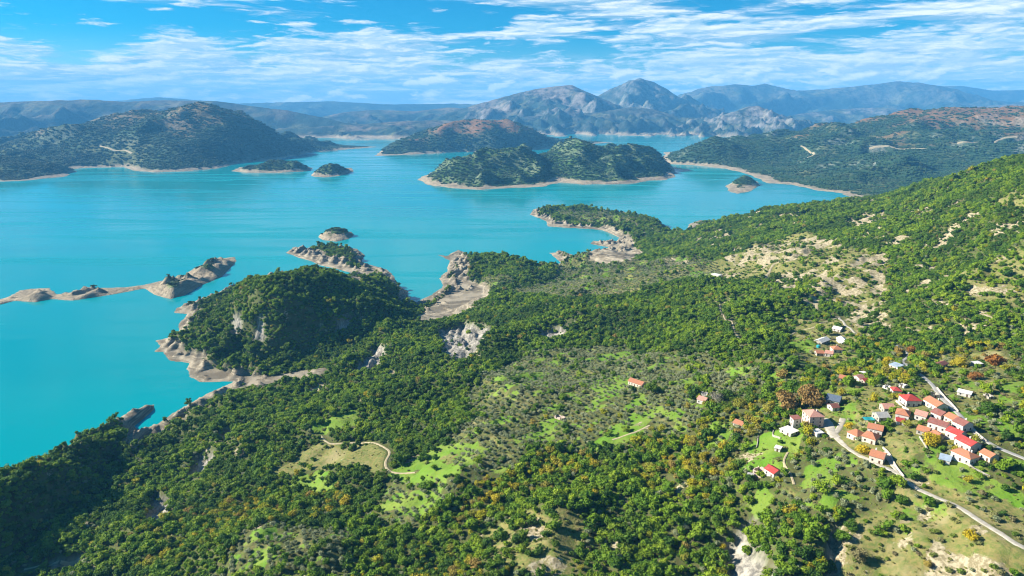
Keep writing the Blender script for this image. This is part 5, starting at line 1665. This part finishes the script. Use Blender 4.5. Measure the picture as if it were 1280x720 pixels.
# ------------------------------------------------------------------ trees that stand out
SPECIAL = [
    # px, py of the foot, crown radius, material, height factor, name, label
    (985, 512, 9.5, 'plane', 1.1, 'plane_tree', 'left of two huge brown plane trees behind the large pink house'),
    (1012, 508, 10.5, 'plane', 1.1, 'plane_tree', 'right and larger of two huge brown plane trees behind the large pink house'),
    (1213, 676, 4.2, 'yellow', 1.0, 'yellow_tree', 'round bright yellow tree alone beside the gravel road'),
    (1164, 556, 5.5, 'yellow', 1.0, 'yellow_tree', 'golden yellow tree in front of the low orange cottage'),
    (1078, 566, 5.0, 'yellow', 0.9, 'yellow_tree', 'yellow-green tree between the orange roofs and the gravel lane'),
    (1061, 536, 3.6, 'yellow', 1.0, 'yellow_tree', 'small yellow tree beside the white spur road'),
    (1138, 440, 4.8, 'rust', 1.0, 'orange_tree', 'orange autumn tree beside the hairpin road'),
    (1109, 454, 4.6, 'yellow', 1.0, 'yellow_tree', 'lime yellow tree beside the grey metal roofed shed'),
    (1198, 458, 6.5, 'autumn', 0.9, 'yellow_tree', 'broad yellow-green tree below the brown roofed barn'),
    (1243, 456, 8.0, 'rust', 0.9, 'brown_tree', 'big dull brown tree above the right hand meadow'),
    (1218, 474, 5.0, 'rust', 0.8, 'rust_tree', 'rust red tree above the long white shed'),
    (896, 503, 6.5, 'twig', 1.1, 'bare_tree', 'pale leafless tree beside the pink roofed white house'),
    (814, 492, 8.0, 'oak', 1.1, 'evergreen_oak', 'big dark round oak beside the lone terracotta house'),
    (1121, 607, 5.0, 'oak', 1.0, 'evergreen_oak', 'dark oak beside the junction of the gravel road'),
    (1234, 517, 6.5, 'oak', 0.9, 'evergreen_oak', 'broad dark oak below the right hand meadow'),
    (1052, 676, 4.8, 'oak', 0.95, 'evergreen_oak', 'left dark round oak of the pair on the bare slope'),
    (1064, 662, 4.2, 'oak', 0.95, 'evergreen_oak', 'right dark round oak of the pair on the bare slope'),
    (924, 510, 5.5, 'autumn', 1.1, 'autumn_tree', 'tawny tree between the pale bare tree and the plane trees'),
    (1126, 500, 4.0, 'autumn', 1.0, 'autumn_tree', 'olive-brown tree beside the small red hipped roof'),
    (1072, 700, 4.2, 'scrub', 1.2, 'green_bush', 'bright green bush at the bottom edge of the dry slope'),
]
for px_, py_, r, mt, sz, nm, lab in SPECIAL:
    g = cast(px_, py_)
    cm = crown_mesh(nm + '_crown', int(px_) + 1000, mt, lobes=10, leaves=900, leaf=0.085 if mt != 'twig' else 0.05, core=0.72 if mt != 'twig' else 0.3, gaps=0.12, lr=(0.3, 0.5), spread=0.62)
    place_tree(cm, TRUNKS['autumn'], nm, lab, 'tree', 'trees that stand out in the village', g[0], g[1], g[2], r, px_ % 6, sz)

# ------------------------------------------------------------------ haze: one closed box of even, thin air round everything
hm = bpy.data.materials.new('haze')
hm.use_nodes = True
nt = hm.node_tree
nt.nodes.clear()
out = nd(nt, 'ShaderNodeOutputMaterial')
pv = nd(nt, 'ShaderNodeVolumePrincipled')
pv.inputs['Color'].default_value = (0.14, 0.52, 1.0, 1)
pv.inputs['Density'].default_value = 4.7e-5
pv.inputs['Anisotropy'].default_value = 0.0
nt.links.new(pv.outputs[0], out.inputs['Volume'])
hz_o = put(bpy.data.objects.new('haze', box_mesh('haze', -25000, 25000, -5000, 30000, -60, 1150, [hm])))
tag(hz_o, kind='stuff', label='thin blue haze over the lake and mountains')
